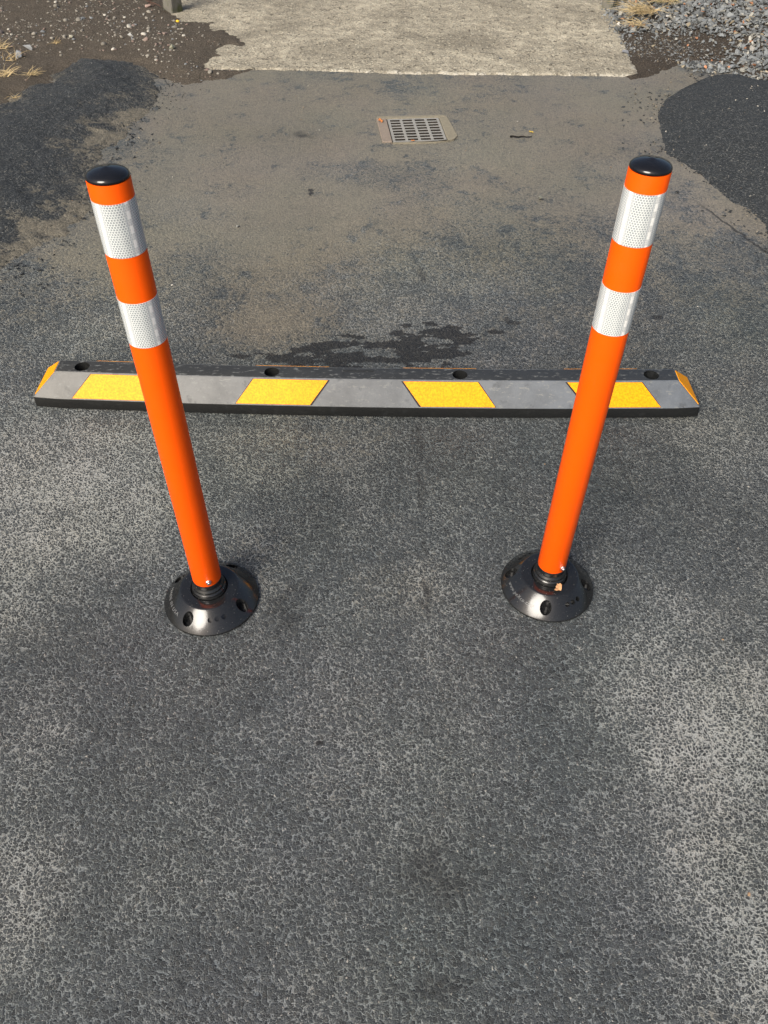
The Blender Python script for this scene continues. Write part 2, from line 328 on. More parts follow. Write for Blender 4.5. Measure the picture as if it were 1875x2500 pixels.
def m_sheeting():
    s = NT('prismatic_sheeting'); u, v, _ = s.xyz(s.uv())
    # honeycomb cells, 3.3 mm pitch
    k = 1/4.0
    px = s.math('MULTIPLY', u, k); py = s.math('MULTIPLY', v, k); r3 = math.sqrt(3)
    def wrap(x, off, per):
        return s.math('SUBTRACT', s.math('FLOORED_MODULO', s.math('ADD', x, off), per), per/2)
    ax, ay = wrap(px, 0, 1.0), wrap(py, 0, r3); bx, by = wrap(px, 0.5, 1.0), wrap(py, r3/2, r3)
    def hexd(x, y):
        x = s.math('ABSOLUTE', x); y = s.math('ABSOLUTE', y)
        return s.math('MAXIMUM', x, s.math('ADD', s.math('MULTIPLY', x, 0.5), s.math('MULTIPLY', y, r3/2)))
    hd = s.math('MINIMUM', hexd(ax, ay), hexd(bx, by))
    line = s.mr(hd, 0.31, 0.41)
    vb = s.t.nodes.new('ShaderNodeTexVoronoi'); vb.voronoi_dimensions = '2D'; s.set(vb.inputs['Vector'], s.comb(u, v, 0.0)); vb.inputs['Scale'].default_value = 0.085; vb.distance = 'CHEBYCHEV'
    big = s.noise(s.comb(u, 0.0, 0.0), 0.028, 2, 0.5, dims='2D')  # grey and pale zones in the colour stand in for uneven retroreflection
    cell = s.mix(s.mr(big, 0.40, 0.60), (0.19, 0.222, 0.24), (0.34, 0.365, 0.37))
    cell = s.mix(s.math('MULTIPLY', s.xyz(vb.outputs['Color'])[0], 0.35), cell, (0.40, 0.43, 0.43))
    col = s.mix(s.math('MULTIPLY', line, 0.9), cell, (0.70, 0.73, 0.72))
    # bright overlap strips down the sheet, broken into blocks
    st = s.math('ABSOLUTE', s.math('SUBTRACT', s.math('FLOORED_MODULO', u, 42.0), 21.0))
    blk = s.math('GREATER_THAN', s.math('FLOORED_MODULO', v, 21.0), 9.5)
    m1 = s.math('MULTIPLY', s.mr(st, 2.4, 2.8, 1, 0), s.math('MAXIMUM', blk, 0.30))
    ln = s.math('LESS_THAN', s.math('ABSOLUTE', s.math('SUBTRACT', st, 5.5)), 0.6)
    wide = s.math('MULTIPLY', s.mr(st, 9.5, 6.0, 0, 0.55), 1.0)
    col = s.mix(wide, col, (0.62, 0.64, 0.63))
    col = s.mix(m1, col, (0.88, 0.88, 0.85))
    col = s.mix(s.math('MULTIPLY', ln, 0.55), col, (0.24, 0.28, 0.34))
    s.P(base=col, rough=0.33, spec=0.45, coat=0.25, coatr=0.15)
    s.bump(line, 0.0002, 0.3)
    return s.m
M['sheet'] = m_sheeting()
def m_rubber():
    s = NT('black_rubber'); p = s.obj(); d = s.attr('dust')
    n1 = s.noise(p, 16, 5, 0.65); n2 = s.noise(s.vmath('MULTIPLY', p, (1, 2.5, 2.5)), 45, 5, 0.7)
    x = s.xyz(p)[0]
    warm = s.mr(x, -0.9, 0.7)
    dustc = s.mix(warm, (0.205, 0.202, 0.188), (0.145, 0.163, 0.186))
    col = s.mix(s.math('MULTIPLY', d, s.mr(n1, 0.28, 0.6, 0.72, 1.0)), (0.009, 0.0095, 0.0095), dustc)
    scuff = s.math('MULTIPLY', s.mr(n2, 0.57, 0.64), s.mr(d, 0.05, 0.12, 0.03, 0.65))
    col = s.mix(scuff, col, (0.20, 0.205, 0.195))
    drk = s.math('MULTIPLY', s.mr(s.noise(p, 30, 4, 0.6), 0.60, 0.68), 0.35)
    col = s.mix(drk, col, (0.03, 0.032, 0.034))
    s.P(base=col, rough=s.mr(d, 0, 1, 0.5, 0.6), spec=s.mr(d, 0, 0.5, 0.2, 0.35)); s.bump(s.noise(p, 140, 4, 0.65), 0.0012, 0.6)
    return s.m
M['rubber'] = m_rubber()
def m_yellow():
    s = NT('yellow_reflective'); p = s.obj()
    n = s.noise(p, 210, 3, 0.6)
    col = s.mix(s.mr(n, 0.40, 0.62), (0.86, 0.27, 0.0), (0.95, 0.41, 0.001))
    col = s.mix(s.mr(s.noise(p, 50, 4, 0.7), 0.62, 0.72, 0, 0.5), col, (0.66, 0.33, 0.01))
    s.P(base=col, rough=0.5, spec=0.22); s.bump(n, 0.0006, 0.5)
    return s.m
M['yellow'] = m_yellow()
M['iron'] = plain('cast_iron', (0.27, 0.262, 0.235), 0.6, 0.4, 0.1, 0.4, 60, 0.001)
M['slot_wall'] = plain('dark_slot_walls', (0.030, 0.025, 0.020), 0.85, 0.2, var=0.4)
M['pit'] = plain('drain_shaft', (0.012, 0.011, 0.010), 0.9, 0.2)
M['frame_pink'] = plain('pinkish_concrete', (0.215, 0.178, 0.145), 0.9, 0.2, var=0.25, scale=90, bump=0.002)
M['frame_cream'] = plain('cream_concrete', (0.205, 0.185, 0.138), 0.9, 0.2, var=0.3, scale=70, bump=0.002)
M['straw'] = plain('dry_straw', (0.58, 0.46, 0.26), 0.75, 0.25, var=0.35, scale=20)
M['straw_dull'] = plain('dull_straw', (0.42, 0.32, 0.17), 0.75, 0.25, var=0.35, scale=20)
M['green'] = plain('green_blades', (0.10, 0.15, 0.03), 0.7, 0.25, var=0.3, scale=20)
M['leaf'] = plain('dry_leaf', (0.50, 0.27, 0.13), 0.7, 0.3, var=0.3, scale=200, bump=0.002)
M['leaf_orange'] = plain('orange_leaf', (0.55, 0.20, 0.06), 0.7, 0.3, var=0.3, scale=200, bump=0.002)
M['leaf_yellow'] = plain('yellow_leaf', (0.60, 0.42, 0.06), 0.7, 0.3, var=0.2, scale=200)
M['twig'] = plain('dark_twig', (0.014, 0.012, 0.010), 0.85, 0.2, var=0.3)
M['twig_red'] = plain('reddish_twig', (0.10, 0.055, 0.04), 0.85, 0.2, var=0.3)
def m_timber():
    s = NT('weathered_post'); p = s.obj()
    n = s.noise(s.vmath('MULTIPLY', p, (1, 1, 0.12)), 90, 5, 0.65); m = s.noise(p, 14, 4, 0.6)
    z = s.xyz(p)[2]
    col = s.mix(n, (0.085, 0.082, 0.070), (0.215, 0.205, 0.175))
    moss = s.math('MULTIPLY', s.mr(m, 0.42, 0.62), s.mr(z, 0.02, 0.22, 0.9, 0.15))
    col = s.mix(moss, col, (0.055, 0.062, 0.026))
    s.P(base=col, rough=0.9, spec=0.2); s.bump(n, 0.004, 1.0)
    return s.m
M['post'] = m_timber()

# ------------------------------------------------------------------ the setting
bm = bmesh.new(); bmesh.ops.create_grid(bm, x_segments=2, y_segments=2, size=300)
g = bm_obj('ground', bm, M['ground'], loc=(0, 0, -0.42)); struct(g, label='bare ground stretching away around the yard')

DC = (0.135, 3.80); DR = R_(5.8); DW, DD = 0.243, 0.277          # drain grate: centre, turn, width, depth
def blobs(X, Y, lst, seed):
    wx = X+0.10*(fbm(X, Y, 5, 3, seed)-0.5)*np.clip(Y*0.5, 0.5, 2); wy = Y+0.16*(fbm(X, Y, 5, 3, seed+5)-0.5)*np.clip(Y*0.5, 0.5, 2)
    out = np.zeros_like(X)
    for cx, cy, rx, ry, v in lst:
        d = np.sqrt(((wx-cx)/rx)**2+((wy-cy)/ry)**2)
        f = v*(1-sstep(0.05, 1.45, d))
        out = np.where(f >= 0, np.maximum(out, f), out+f)
    return out
ys = sorted(-q for q in ramp(-0.15, 40, 0.02, 4.0)) + ramp(0.15, 1.75, 0.0036, 0.0036)[1:] + ramp(1.75, 4.75, 0.004, 0.0125)[1:] + ramp(4.75, 60, 0.02, 5.0)[1:]
xp = ramp(0.0, 1.0, 0.004, 0.004) + ramp(1.0, 2.6, 0.0045, 0.014)[1:] + ramp(2.6, 50, 0.03, 5.0)[1:]
xs = [-q for q in xp[:0:-1]] + xp
X, Y, F = grid_xy(np.array(xs), np.array(ys))
mid = fbm(X, Y, 14, 5, 101); tiny = fbm(X, Y, 60, 3, 107)
dust = np.clip(0.105+0.46*blobs(X, Y, DUST, 3)*(0.6+0.8*mid)+0.30*(fbm(X, Y, 3.5, 4, 41)-0.5)+0.22*(mid-0.5), 0.02, 1)
silt = np.clip(blobs(X, Y, SILT, 9)+np.clip((Y-1.5)*0.55, 0, 0.80)*(0.45+fbm(X, Y, 4, 3, 55)), 0, 1)
film = 0.95*silt*(0.35+0.65*sstep(0.40, 0.60, 0.60*mid+0.40*tiny+0.16*silt))
# wet splashes have tight edges; weaker entries are soft darker patches
wx = X+0.06*(fbm(X, Y, 16, 4, 70)-0.5); wy = Y+0.06*(fbm(X, Y, 16, 4, 77)-0.5)
stn = fbm(X*0.7, Y*1.5, 26, 5, 88); wet_dark = np.zeros_like(X)
for cx, cy, rx, ry, v in WET_DARK:
    d = np.sqrt(((wx-cx)/rx)**2+((wy-cy)/ry)**2)
    if v >= 0.5: wet_dark = np.maximum(wet_dark, v*sstep(0.42, 0.56, 0.66*(1-sstep(0.4, 1.25, d))+2.1*(stn-0.5))*(1-sstep(0.95, 1.2, d)))
    else: wet_dark = np.maximum(wet_dark, v*1.6*(1-sstep(0.2, 1.3, d))*(0.4+1.2*mid))
cast = np.stack([1+0.09*(fbm(X, Y, 3, 3, 201)-0.5), np.ones_like(X), 1+0.12*(fbm(X, Y, 2.6, 3, 207)-0.5)], 1)*(0.86+0.28*fbm(X, Y, 1.8, 4, 211))[:, None]
jit = 0.02*(fbm(X, Y, 8, 3, 221)-0.5)
relief = 0.35+0.65*(1-sstep(1.9, 3.2, Y))
relief *= 0.8+0.4*fbm(X, Y, 2.5, 3, 91)
Z = 0.003*(fbm(X, Y, 1.4, 3, 21)-0.5)*2-0.0015
lx = (X-DC[0])*math.cos(DR)+(Y-DC[1])*math.sin(DR); ly = -(X-DC[0])*math.sin(DR)+(Y-DC[1])*math.cos(DR)
fc = F.mean(1) if False else None
mx = lx[F].mean(1); my = ly[F].mean(1)
F = F[~((np.abs(mx) < DW/2+0.012) & (np.abs(my) < DD/2+0.008))]
me = mesh_np('asphalt', np.stack([X, Y, Z], 1), F)
for n_, a_ in (('dust', dust), ('film', film), ('wet_darkening', wet_dark), ('relief', relief), ('jit', jit)): attr(me, n_, a_)
attr_col(me, 'cast', cast)
o = link('asphalt_pavement', me, M['asphalt']); struct(o, label='worn grey asphalt pavement with pale dust between its dark stones')

def patch(name, x0, x1, y0, y1, step, hfun, mat, label, extra=None, kind='structure', keep=-0.02):
    X, Y, F = grid_xy(np.arange(x0, x1+step/2, step), np.arange(y0, y1+step/2, step))
    Z = hfun(X, Y)
    ok = (Z[F] > keep).any(1); F = F[ok]
    used = np.unique(F); rem = np.zeros(len(X), np.int64); rem[used] = np.arange(len(used)); F = rem[F]
    me = mesh_np(name, np.stack([X, Y, Z], 1)[used], F)
    if extra is not None:
        for n_, fn in extra.items(): attr(me, n_, fn(X[used], Y[used]))
    o = link(name, me, mat); struct(o, kind, label)
    return o
# concrete slab
SLAB = [(-1.12, 4.628), (-0.555, 4.613), (0.155, 4.577), (1.33, 4.562), (1.37, 5.2), (1.45, 6.09), (1.62, 12.0), (-1.45, 12.0), (-1.38, 5.7)]
def h_slab(X, Y):
    d = sdf(X, Y, SLAB)+0.034*(fbm(X, Y, 18, 5, 3)-0.5)
    return -0.012+0.0175*sstep(-0.012, 0.022, d)+0.007*(fbm(X, Y, 9, 4, 5)-0.5)*sstep(0, 0.05, d)
patch('concrete_slab', -1.8, 1.7, 4.5, 7.6, 0.0095, h_slab, M['concrete'], 'worn beige concrete slab with a crumbling pale front edge',
      {'rim': lambda X, Y: (1-sstep(0.005, 0.045, sdf(X, Y, SLAB)+0.06*(fbm(X, Y, 20, 4, 6)-0.5)))*sstep(-0.7, -0.3, X)}, keep=-0.011)
# soil on the left
SL = SOIL_L+[(-1.98, 3.70), (-2.30, 3.1), (-2.95, 2.2), (-5.5, 1.4), (-5.5, 9.5), (-1.75, 9.5), (-1.42, 6.2)]
def h_soil_l(X, Y):
    d = sdf(X, Y, SL)+0.060*(fbm(X, Y, 26, 5, 8)-0.5)
    return -0.010+0.030*sstep(-0.06, 0.16, d)+0.05*sstep(0.08, 0.7, d)*(0.5+fbm(X, Y, 2.2, 3, 12))*0.5+0.012*(fbm(X, Y, 22, 5, 15)-0.5)*sstep(-0.06, 0.06, d)
patch('soil_bed', -3.6, -0.6, 2.0, 7.4, 0.0105, h_soil_l, M['soil'], 'dark damp soil strewn with pebbles behind the left berm', keep=-0.011)
# silt and gravel bed on the right
SR = SOIL_R+[(2.4, 4.3), (5.5, 4.0), (5.5, 9.5), (1.7, 9.5), (1.5, 7.0)]
def h_soil_r(X, Y):
    d = sdf(X, Y, SR)+0.045*(fbm(X, Y, 26, 5, 28)-0.5)
    return -0.010+0.030*sstep(-0.05, 0.14, d)+0.06*sstep(0.12, 0.8, d)+0.012*(fbm(X, Y, 22, 5, 25)-0.5)*sstep(-0.05, 0.06, d)
patch('silt_bed', 1.15, 3.6, 4.2, 7.6, 0.012, h_soil_r, M['soil_r'], 'dark silt under the slate gravel', keep=-0.011)
# asphalt berms
BL = BERM_L+[(-2.2, 1.6), (-4.0, 0.6), (-4.5, 2.0), (-2.6, 3.6)]
def h_berm_l(X, Y):
    d = sdf(X, Y, BL)+0.20*(fbm(X, Y, 9, 5, 31)-0.5)
    return -0.010+0.060*sstep(-0.05, 0.45, d)+0.010*sstep(-0.05, 0.07, d)+0.010*(fbm(X, Y, 40, 3, 33)-0.5)*sstep(-0.02, 0.03, d)
patch('asphalt_berm', -3.2, -1.0, 1.8, 5.0, 0.009, h_berm_l, M['berm'], 'low rounded hump of coarse dark asphalt on the left', {'film': lambda X, Y: np.clip(sstep(0.50, 0.66, fbm(X, Y, 7, 5, 131))*0.75*(1-sstep(0.1, 0.45, sdf(X, Y, BL)))*sstep(4.6, 4.0, Y)+0.95*(1-sstep(-0.05, 0.24, sdf(X, Y, BL)))*fbm(X, Y, 16, 4, 133)+0.05, 0, 1)}, keep=-0.007)
BR = BERM_R+[(1.75, 1.9), (3.2, 1.2), (4.2, 2.4), (3.0, 4.2)]
def h_berm_r(X, Y):
    d = sdf(X, Y, BR)+0.025*(fbm(X, Y, 12, 4, 51)-0.5)
    return -0.008+0.075*sstep(-0.02, 0.38, d)+0.012*sstep(-0.015, 0.04, d)+0.008*(fbm(X, Y, 40, 3, 53)-0.5)*sstep(0, 0.03, d)
patch('asphalt_berm', 1.1, 3.2, 1.9, 4.9, 0.009, h_berm_r, M['berm'], 'smooth rounded mound of coarse black asphalt on the right', {'film': lambda X, Y: np.clip(0.5*(1-sstep(-0.02, 0.05, sdf(X, Y, BR)))*fbm(X, Y, 16, 4, 143)*sstep(3.6, 3.0, Y)+0.02, 0, 1)}, keep=-0.007)

# ------------------------------------------------------------------ scattered stones (too many to count)
def chip_proto(kind, seed):
    r = np.random.default_rng(seed); bm = bmesh.new()
    if kind == 'chip':
        for i in range(10):
            v = r.uniform(-1, 1, 3); v = v/np.max(np.abs(v))*r.uniform(0.75, 1); bm.verts.new(v*np.array([1, 0.68, 0.36]))
        res = bmesh.ops.convex_hull(bm, input=bm.verts)
        bmesh.ops.delete(bm, geom=[v for v in bm.verts if not v.link_faces], context='VERTS')
        bmesh.ops.triangulate(bm, faces=bm.faces)
    else:
        bmesh.ops.create_icosphere(bm, subdivisions=2, radius=1)
        k = r.uniform(0.4, 1.1, 3)
        for v in bm.verts:
            n = 1+0.16*math.sin(v.co.x*2.3+k[0]*9)+0.13*math.sin(v.co.y*3.1+k[1]*7)+0.1*math.sin(v.co.z*2.7+k[2]*5)
            v.co = v.co*n; v.co = Vector((v.co.x, v.co.y*(0.62+0.3*k[0]*0.6), v.co.z*0.55))
    bm.verts.index_update()
    V = np.array([v.co[:] for v in bm.verts]); Fa = np.array([[v.index for v in f.verts] for f in bm.faces]); bm.free()
    return V, Fa
CH = [chip_proto('chip', 100+i) for i in range(24)]; PB = [chip_proto('pebble', 200+i) for i in range(12)]
def scatter(name, items, protos, mat, smooth, label):
    """items: x, y, z, size, tilt, colour"""
    Vs, Fs, Cs = [], [], []; off = 0
    for x, y, z, s_, tilt, col in items:
        V, Fa = protos[rng.integers(len(protos))]
        a = rng.uniform(0, 6.283); tx, ty = rng.normal(0, tilt, 2)
        m = (Matrix.Rotation(tx, 3, 'X') @ Matrix.Rotation(ty, 3, 'Y') @ Matrix.Rotation(a, 3, 'Z'))
        W = V @ np.array(m).T*s_+np.array([x, y, z])
        Vs.append(W); Fs.append(Fa+off); Cs.append(np.tile(col, (len(V), 1))); off += len(V)
    me = mesh_np(name, np.concatenate(Vs), np.concatenate(Fs), smooth); attr_col(me, 'tint', np.concatenate(Cs))
    o = link(name, me, mat); struct(o, 'stuff', label)
    return o
GR = GRAVEL+[(2.4, 4.3), (5.0, 4.1), (5.0, 9.0), (1.62, 9.0), (1.45, 6.3)]
N = 21000
gx = rng.uniform(1.2, 3.4, N); gy = rng.uniform(4.35, 7.4, N)
gd = sdf(gx, gy, GR)+0.05*(fbm(gx, gy, 12, 3, 61)-0.5)
sp = np.full(N, 9.0)
for cx, cy, rx, ry in ((1.66, 5.0, 0.24, 0.20), (1.47, 4.93, 0.13, 0.16), (1.50, 5.12, 0.14, 0.15)):
    sp = np.minimum(sp, np.sqrt(((gx-cx)/rx)**2+((gy-cy)/ry)**2))
sp = sp+0.9*(fbm(gx, gy, 8, 3, 66)-0.5)
keep = (gd > 0) & ((sp > 1.1) | (rng.uniform(0, 1, N) < np.clip(0.14+0.26*sp, 0, 0.42)))
gz = h_soil_r(gx, gy)
items = []
for x, y, z, d, q in zip(gx[keep], gy[keep], gz[keep], gd[keep], sp[keep]):
    s_ = float(np.clip(rng.lognormal(math.log(0.0125), 0.38), 0.005, 0.026))
    if q < 1.15: s_ *= 0.55
    elif d < 0.05 or q < 1.5: s_ *= 0.75
    u = rng.uniform(); b = rng.uniform(0.6, 1.35)
    if u < 0.83: col = np.array([0.150, 0.160, 0.162])*b
    elif u < 0.93: col = np.array([0.26, 0.255, 0.225])*b
    elif u < 0.965: col = np.array([0.27, 0.23, 0.16])*b
    elif u < 0.985: col = np.array([0.36, 0.17, 0.09])*b
    else: col = np.array([0.38, 0.37, 0.34])*b
    items.append((x, y, max(z, 0.0)+s_*0.2+rng.uniform(0, 0.012)*min(1, d*6), s_, 0.45, col))
for i in range(1500):
    x = rng.normal(1.60, 0.17); y = rng.normal(4.97, 0.15)
    if float(sdf(np.array([x]), np.array([y]), SR)[0]) < 0.03: continue
    s_ = float(np.clip(rng.lognormal(math.log(0.0035), 0.5), 0.0015, 0.009)); b = rng.uniform(0.5, 1.2)
    items.append((x, y, max(float(h_soil_r(np.array([x]), np.array([y]))[0]), 0)+s_*0.15, s_, 0.4, np.array([0.15, 0.15, 0.142] if rng.uniform() < 0.75 else [0.20, 0.165, 0.12])*b))
scatter('slate_gravel', items, CH, M['stone'], False, 'loose grey slate gravel heaped beside the concrete slab')
# pebbles in the left soil
N = 9000
gx = rng.uniform(-3.2, -0.75, N); gy = rng.uniform(4.35, 7.2, N)
gd = sdf(gx, gy, SL); dens = fbm(gx, gy, 2.6, 3, 81)
inb = sdf(gx, gy, BL)
keep = (gd > 0.02) & (inb < 0) & (rng.uniform(0, 1, N) < sstep(0.22, 0.60, dens)*np.clip(0.35+gd*1.2, 0.25, 1))
gz = h_soil_l(gx, gy); items = []
for x, y, z in zip(gx[keep], gy[keep], gz[keep]):
    s_ = float(np.clip(rng.lognormal(math.log(0.0047), 0.6), 0.0018, 0.019)); b = rng.uniform(0.7, 1.2); u = rng.uniform()
    col = np.array([0.20, 0.185, 0.155] if u < 0.6 else ([0.38, 0.36, 0.31] if u < 0.72 else ([0.20, 0.15, 0.125] if u < 0.9 else [0.16, 0.17, 0.175])))*b
    items.append((x, y, max(z, 0)+s_*0.15, s_, 0.3, col))
scatter('soil_pebbles', items, PB+CH[:8], M['stone'], True, 'small pale pebbles scattered over the dark soil')
# crumbs of coarse asphalt spilled along the foot of both berms
N = 60000; items = []
gx = rng.uniform(-2.4, 2.4, N); gy = rng.uniform(2.2, 4.95, N)
dl = sdf(gx, gy, BL); dr = sdf(gx, gy, BR); dm = np.maximum(dl, dr)
keep = (rng.uniform(0, 1, N) < np.exp(-(np.maximum(-dm, dm*1.5)/0.07)**1.0)*0.55) & (fbm(gx, gy, 6, 3, 171) > 0.42) & (np.abs(gx) > 0.9)
zl = np.maximum(np.maximum(h_berm_l(gx, gy), h_berm_r(gx, gy)), 0.0)
for x, y, z in zip(gx[keep][:2600], gy[keep][:2600], zl[keep][:2600]):
    s_ = float(np.clip(rng.lognormal(math.log(0.0042), 0.4), 0.002, 0.010)); b = rng.uniform(0.6, 1.6)
    col = np.array([0.030, 0.033, 0.035])*b if rng.uniform() < 0.86 else np.array([0.17, 0.15, 0.115])*b
    items.append((x, y, z+s_*0.15, s_, 0.4, col))
scatter('berm_crumbs', items, CH, M['stone'], False, 'loose dark crumbs of asphalt spilled along the foot of the berms')
# grit on asphalt, slab and berms
items = []
for i in range(230):
    x = rng.uniform(-1.6, 1.9); y = rng.uniform(0.3, 6.0); s_ = float(np.clip(rng.lognormal(math.log(0.0024), 0.4), 0.001, 0.006))
    if y < 2.2: s_ *= 0.6
    z = 0.0
    if y > 4.56: z = float(h_slab(np.array([x]), np.array([y]))[0])
    b_ = max(float(h_berm_l(np.array([x]), np.array([y]))[0]), float(h_berm_r(np.array([x]), np.array([y]))[0])); z = max(z, b_)
    col = np.array([0.42, 0.40, 0.35] if rng.uniform() < 0.7 else [0.30, 0.20, 0.12])*rng.uniform(0.6, 1.1)
    items.append((x, y, z+s_*0.2, s_, 0.4, col))
for i in range(26):
    x = rng.normal(1.78, 0.10); y = rng.normal(3.95, 0.16); s_ = float(rng.uniform(0.003, 0.008))
    z = float(h_berm_r(np.array([x]), np.array([y]))[0])
    items.append((x, y, z+s_*0.2, s_, 0.3, np.array([0.5, 0.47, 0.4])*rng.uniform(0.7, 1.1)))
scatter('loose_grit', items, CH, M['stone'], False, 'tiny pale bits of grit lying on the pavement')

# ------------------------------------------------------------------ bollards
HINGE = 0.06
def flange_mesh():
    prof = [(0.0385, 0.0), (0.1000, 0.0), (0.1016, 0.0012), (0.1016, 0.0048), (0.1008, 0.0062), (0.0634, 0.0406), (0.0610, 0.0420), (0.0585, 0.0424), (0.0402, 0.0424), (0.0390, 0.0414), (0.0385, 0.0395)]
    v, f = lathe(prof, 128, close=True)
    me = mesh_np('base_raw', v, f); bm = bmesh.new(); bm.from_mesh(me); bmesh.ops.recalc_face_normals(bm, faces=bm.faces); bm.to_mesh(me); bm.free()
    ob = bpy.data.objects.new('base_raw', me); C.objects.link(ob)
    cut = bmesh.new()
    def cyl(r, depth, mat4, seg=28):
        bmesh.ops.create_cone(cut, cap_ends=True, segments=seg, radius1=r, radius2=r, depth=depth, matrix=mat4)
    for kx in range(4):
        a = kx*math.pi/2
        c = Vector((0.0815*math.cos(a), 0.0815*math.sin(a), 0))
        cyl(0.0122, 0.06, Matrix.Translation(c+Vector((0, 0, 0.0365))))
    for base in (45, 225):
        for da in (-10.5, 0, 10.5):
            a = R_(base+da); nrm = Vector((0.677*math.cos(a), 0.677*math.sin(a), 0.736)).normalized()
            c = Vector((0.079*math.cos(a), 0.079*math.sin(a), 0.0263))
            cyl(0.0053, 0.022, Matrix.Translation(c) @ nrm.to_track_quat('Z', 'Y').to_matrix().to_4x4(), 18)
    bmesh.ops.recalc_face_normals(cut, faces=cut.faces)
    cme = bpy.data.meshes.new('cut'); cut.to_mesh(cme); cut.free(); co = bpy.data.objects.new('cut', cme); C.objects.link(co)
    md = ob.modifiers.new('b', 'BOOLEAN'); md.operation = 'DIFFERENCE'; md.solver = 'EXACT'; md.use_self = True; md.object = co
    dg = bpy.context.evaluated_depsgraph_get(); dg.update()
    res = bpy.data.meshes.new_from_object(ob.evaluated_get(dg)); res.name = 'base'
    # anchor bores at the bottom of the wide holes
    bpy.data.objects.remove(ob); bpy.data.objects.remove(co)
    for p in res.polygons: p.use_smooth = True
    res.set_sharp_from_angle(angle=R_(24))
    return res
def cone_text(body, centre_deg, span_deg, height):
    cu = bpy.data.curves.new('txt', 'FONT'); cu.body = body; cu.size = 1.0; cu.extrude = 0.02; cu.space_character = 1.15; cu.resolution_u = 4
    to = bpy.data.objects.new('txt', cu); C.objects.link(to)
    dg = bpy.context.evaluated_depsgraph_get(); dg.update()
    me = bpy.data.meshes.new_from_object(to.evaluated_get(dg)); bpy.data.objects.remove(to)
    n = len(me.vertices); co = np.empty(n*3, np.float32); me.vertices.foreach_get('co', co); co = co.reshape(-1, 3)
    x0, x1 = co[:, 0].min(), co[:, 0].max()
    ang = np.radians(centre_deg+((co[:, 0]-x0)/(x1-x0)-0.5)*span_deg)
    t = (co[:, 1]-0.32)*height                      # up the slope
    off = 0.00015+np.where(co[:, 2] > 0, 0.0006, -0.0006)
    sr, sz = -0.736, 0.677                          # slope direction, inward and up
    nr, nz = 0.677, 0.736
    r = 0.0845+t*sr+off*nr; z = 0.0212+t*sz+off*nz
    me.vertices.foreach_set('co', np.stack([r*np.cos(ang), r*np.sin(ang), z], 1).astype(np.float32).ravel()); me.update()
    return me
flange = flange_mesh(); flange.materials.append(M['black'])
def tube_meshes():
    d = {}
    r = 0.0300
    prof = [(0.0272, 0.080), (0.0272, 0.0765), (0.0296, 0.0760), (r, 0.0768), (r, 0.9185), (0.0297, 0.9200), (0.0280, 0.9200), (0.0275, 0.9150)]
    v, f = lathe(prof, 72); me = mesh_np('tube', v, f); shade_auto(me, 40); me.materials.append(M['orange']); d['tube'] = me
    def band(z0, z1):
        seg = 96; rr = 0.03035
        prof = [(0.0299, z0-0.0001), (rr, z0), (rr, z1), (0.0299, z1+0.0001)]
        v, f = lathe(prof, seg); me = mesh_np('band', v, f); shade_auto(me, 30)
        uvl = me.uv_layers.new(name='UVMap'); li = np.empty(len(me.loops), np.int32); me.loops.foreach_get('vertex_index', li)
        co = v[li]; ang = np.arctan2(co[:, 1], co[:, 0])
        ang = ang.reshape(-1, 4); a0 = ang[:, :1]; ang = np.where(ang-a0 > math.pi, ang-2*math.pi, np.where(ang-a0 < -math.pi, ang+2*math.pi, ang)); ang = np.where(ang.mean(1, keepdims=True) < -math.pi, ang+2*math.pi, ang)
        uv = np.stack([(ang.ravel()+10)*30.3, co[:, 2]*1000], 1).astype(np.float32); uvl.data.foreach_set('uv', uv.ravel())
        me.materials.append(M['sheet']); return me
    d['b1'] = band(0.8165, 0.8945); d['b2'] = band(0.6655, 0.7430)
    prof = [(0.0285, 0.9205), (0.0296, 0.9212), (0.0300, 0.9226), (0.0297, 0.9244), (0.0280, 0.9268), (0.0245, 0.9290), (0.018, 0.9312), (0.011, 0.9328), (0.005, 0.9338), (0.002, 0.9346), (0.0002, 0.9348)]
    v, f = lathe(prof, 64); me = mesh_np('cap', v, f); me.materials.append(M['cap']); d['cap'] = me
    prof = [(0.026, 0.085), (0.0285, 0.0772), (0.0292, 0.0762), (0.0290, 0.0690), (0.0285, 0.0630), (0.0293, 0.0600), (0.0325, 0.0575), (0.0330, 0.0560), (0.0322, 0.0545), (0.0330, 0.0515), (0.0352, 0.0500), (0.0360, 0.0485), (0.0355, 0.0465), (0.0368, 0.0440), (0.0374, 0.0425), (0.0374, 0.0390), (0.0360, 0.0350), (0.0360, 0.0100)]
    v, f = lathe(prof, 72); me = mesh_np('neck', v, f); shade_auto(me, 60); me.materials.append(M['black']); d['neck'] = me
    bm = bmesh.new()
    bmesh.ops.create_cone(bm, cap_ends=True, segments=20, radius1=0.0060, radius2=0.0060, depth=0.0016, matrix=Matrix.Translation((0, 0, 0.0004)))
    bmesh.ops.create_cone(bm, cap_ends=True, segments=6, radius1=0.0050, radius2=0.0048, depth=0.0040, matrix=Matrix.Translation((0, 0, 0.0030)))
    bmesh.ops.create_cone(bm, cap_ends=True, segments=12, radius1=0.0024, radius2=0.0021, depth=0.0020, matrix=Matrix.Translation((0, 0, 0.0058)))
    me = bpy.data.meshes.new('bolt'); bm.to_mesh(me); bm.free(); me.materials.append(M['zinc']); d['bolt'] = me
    return d
TM = tube_meshes()
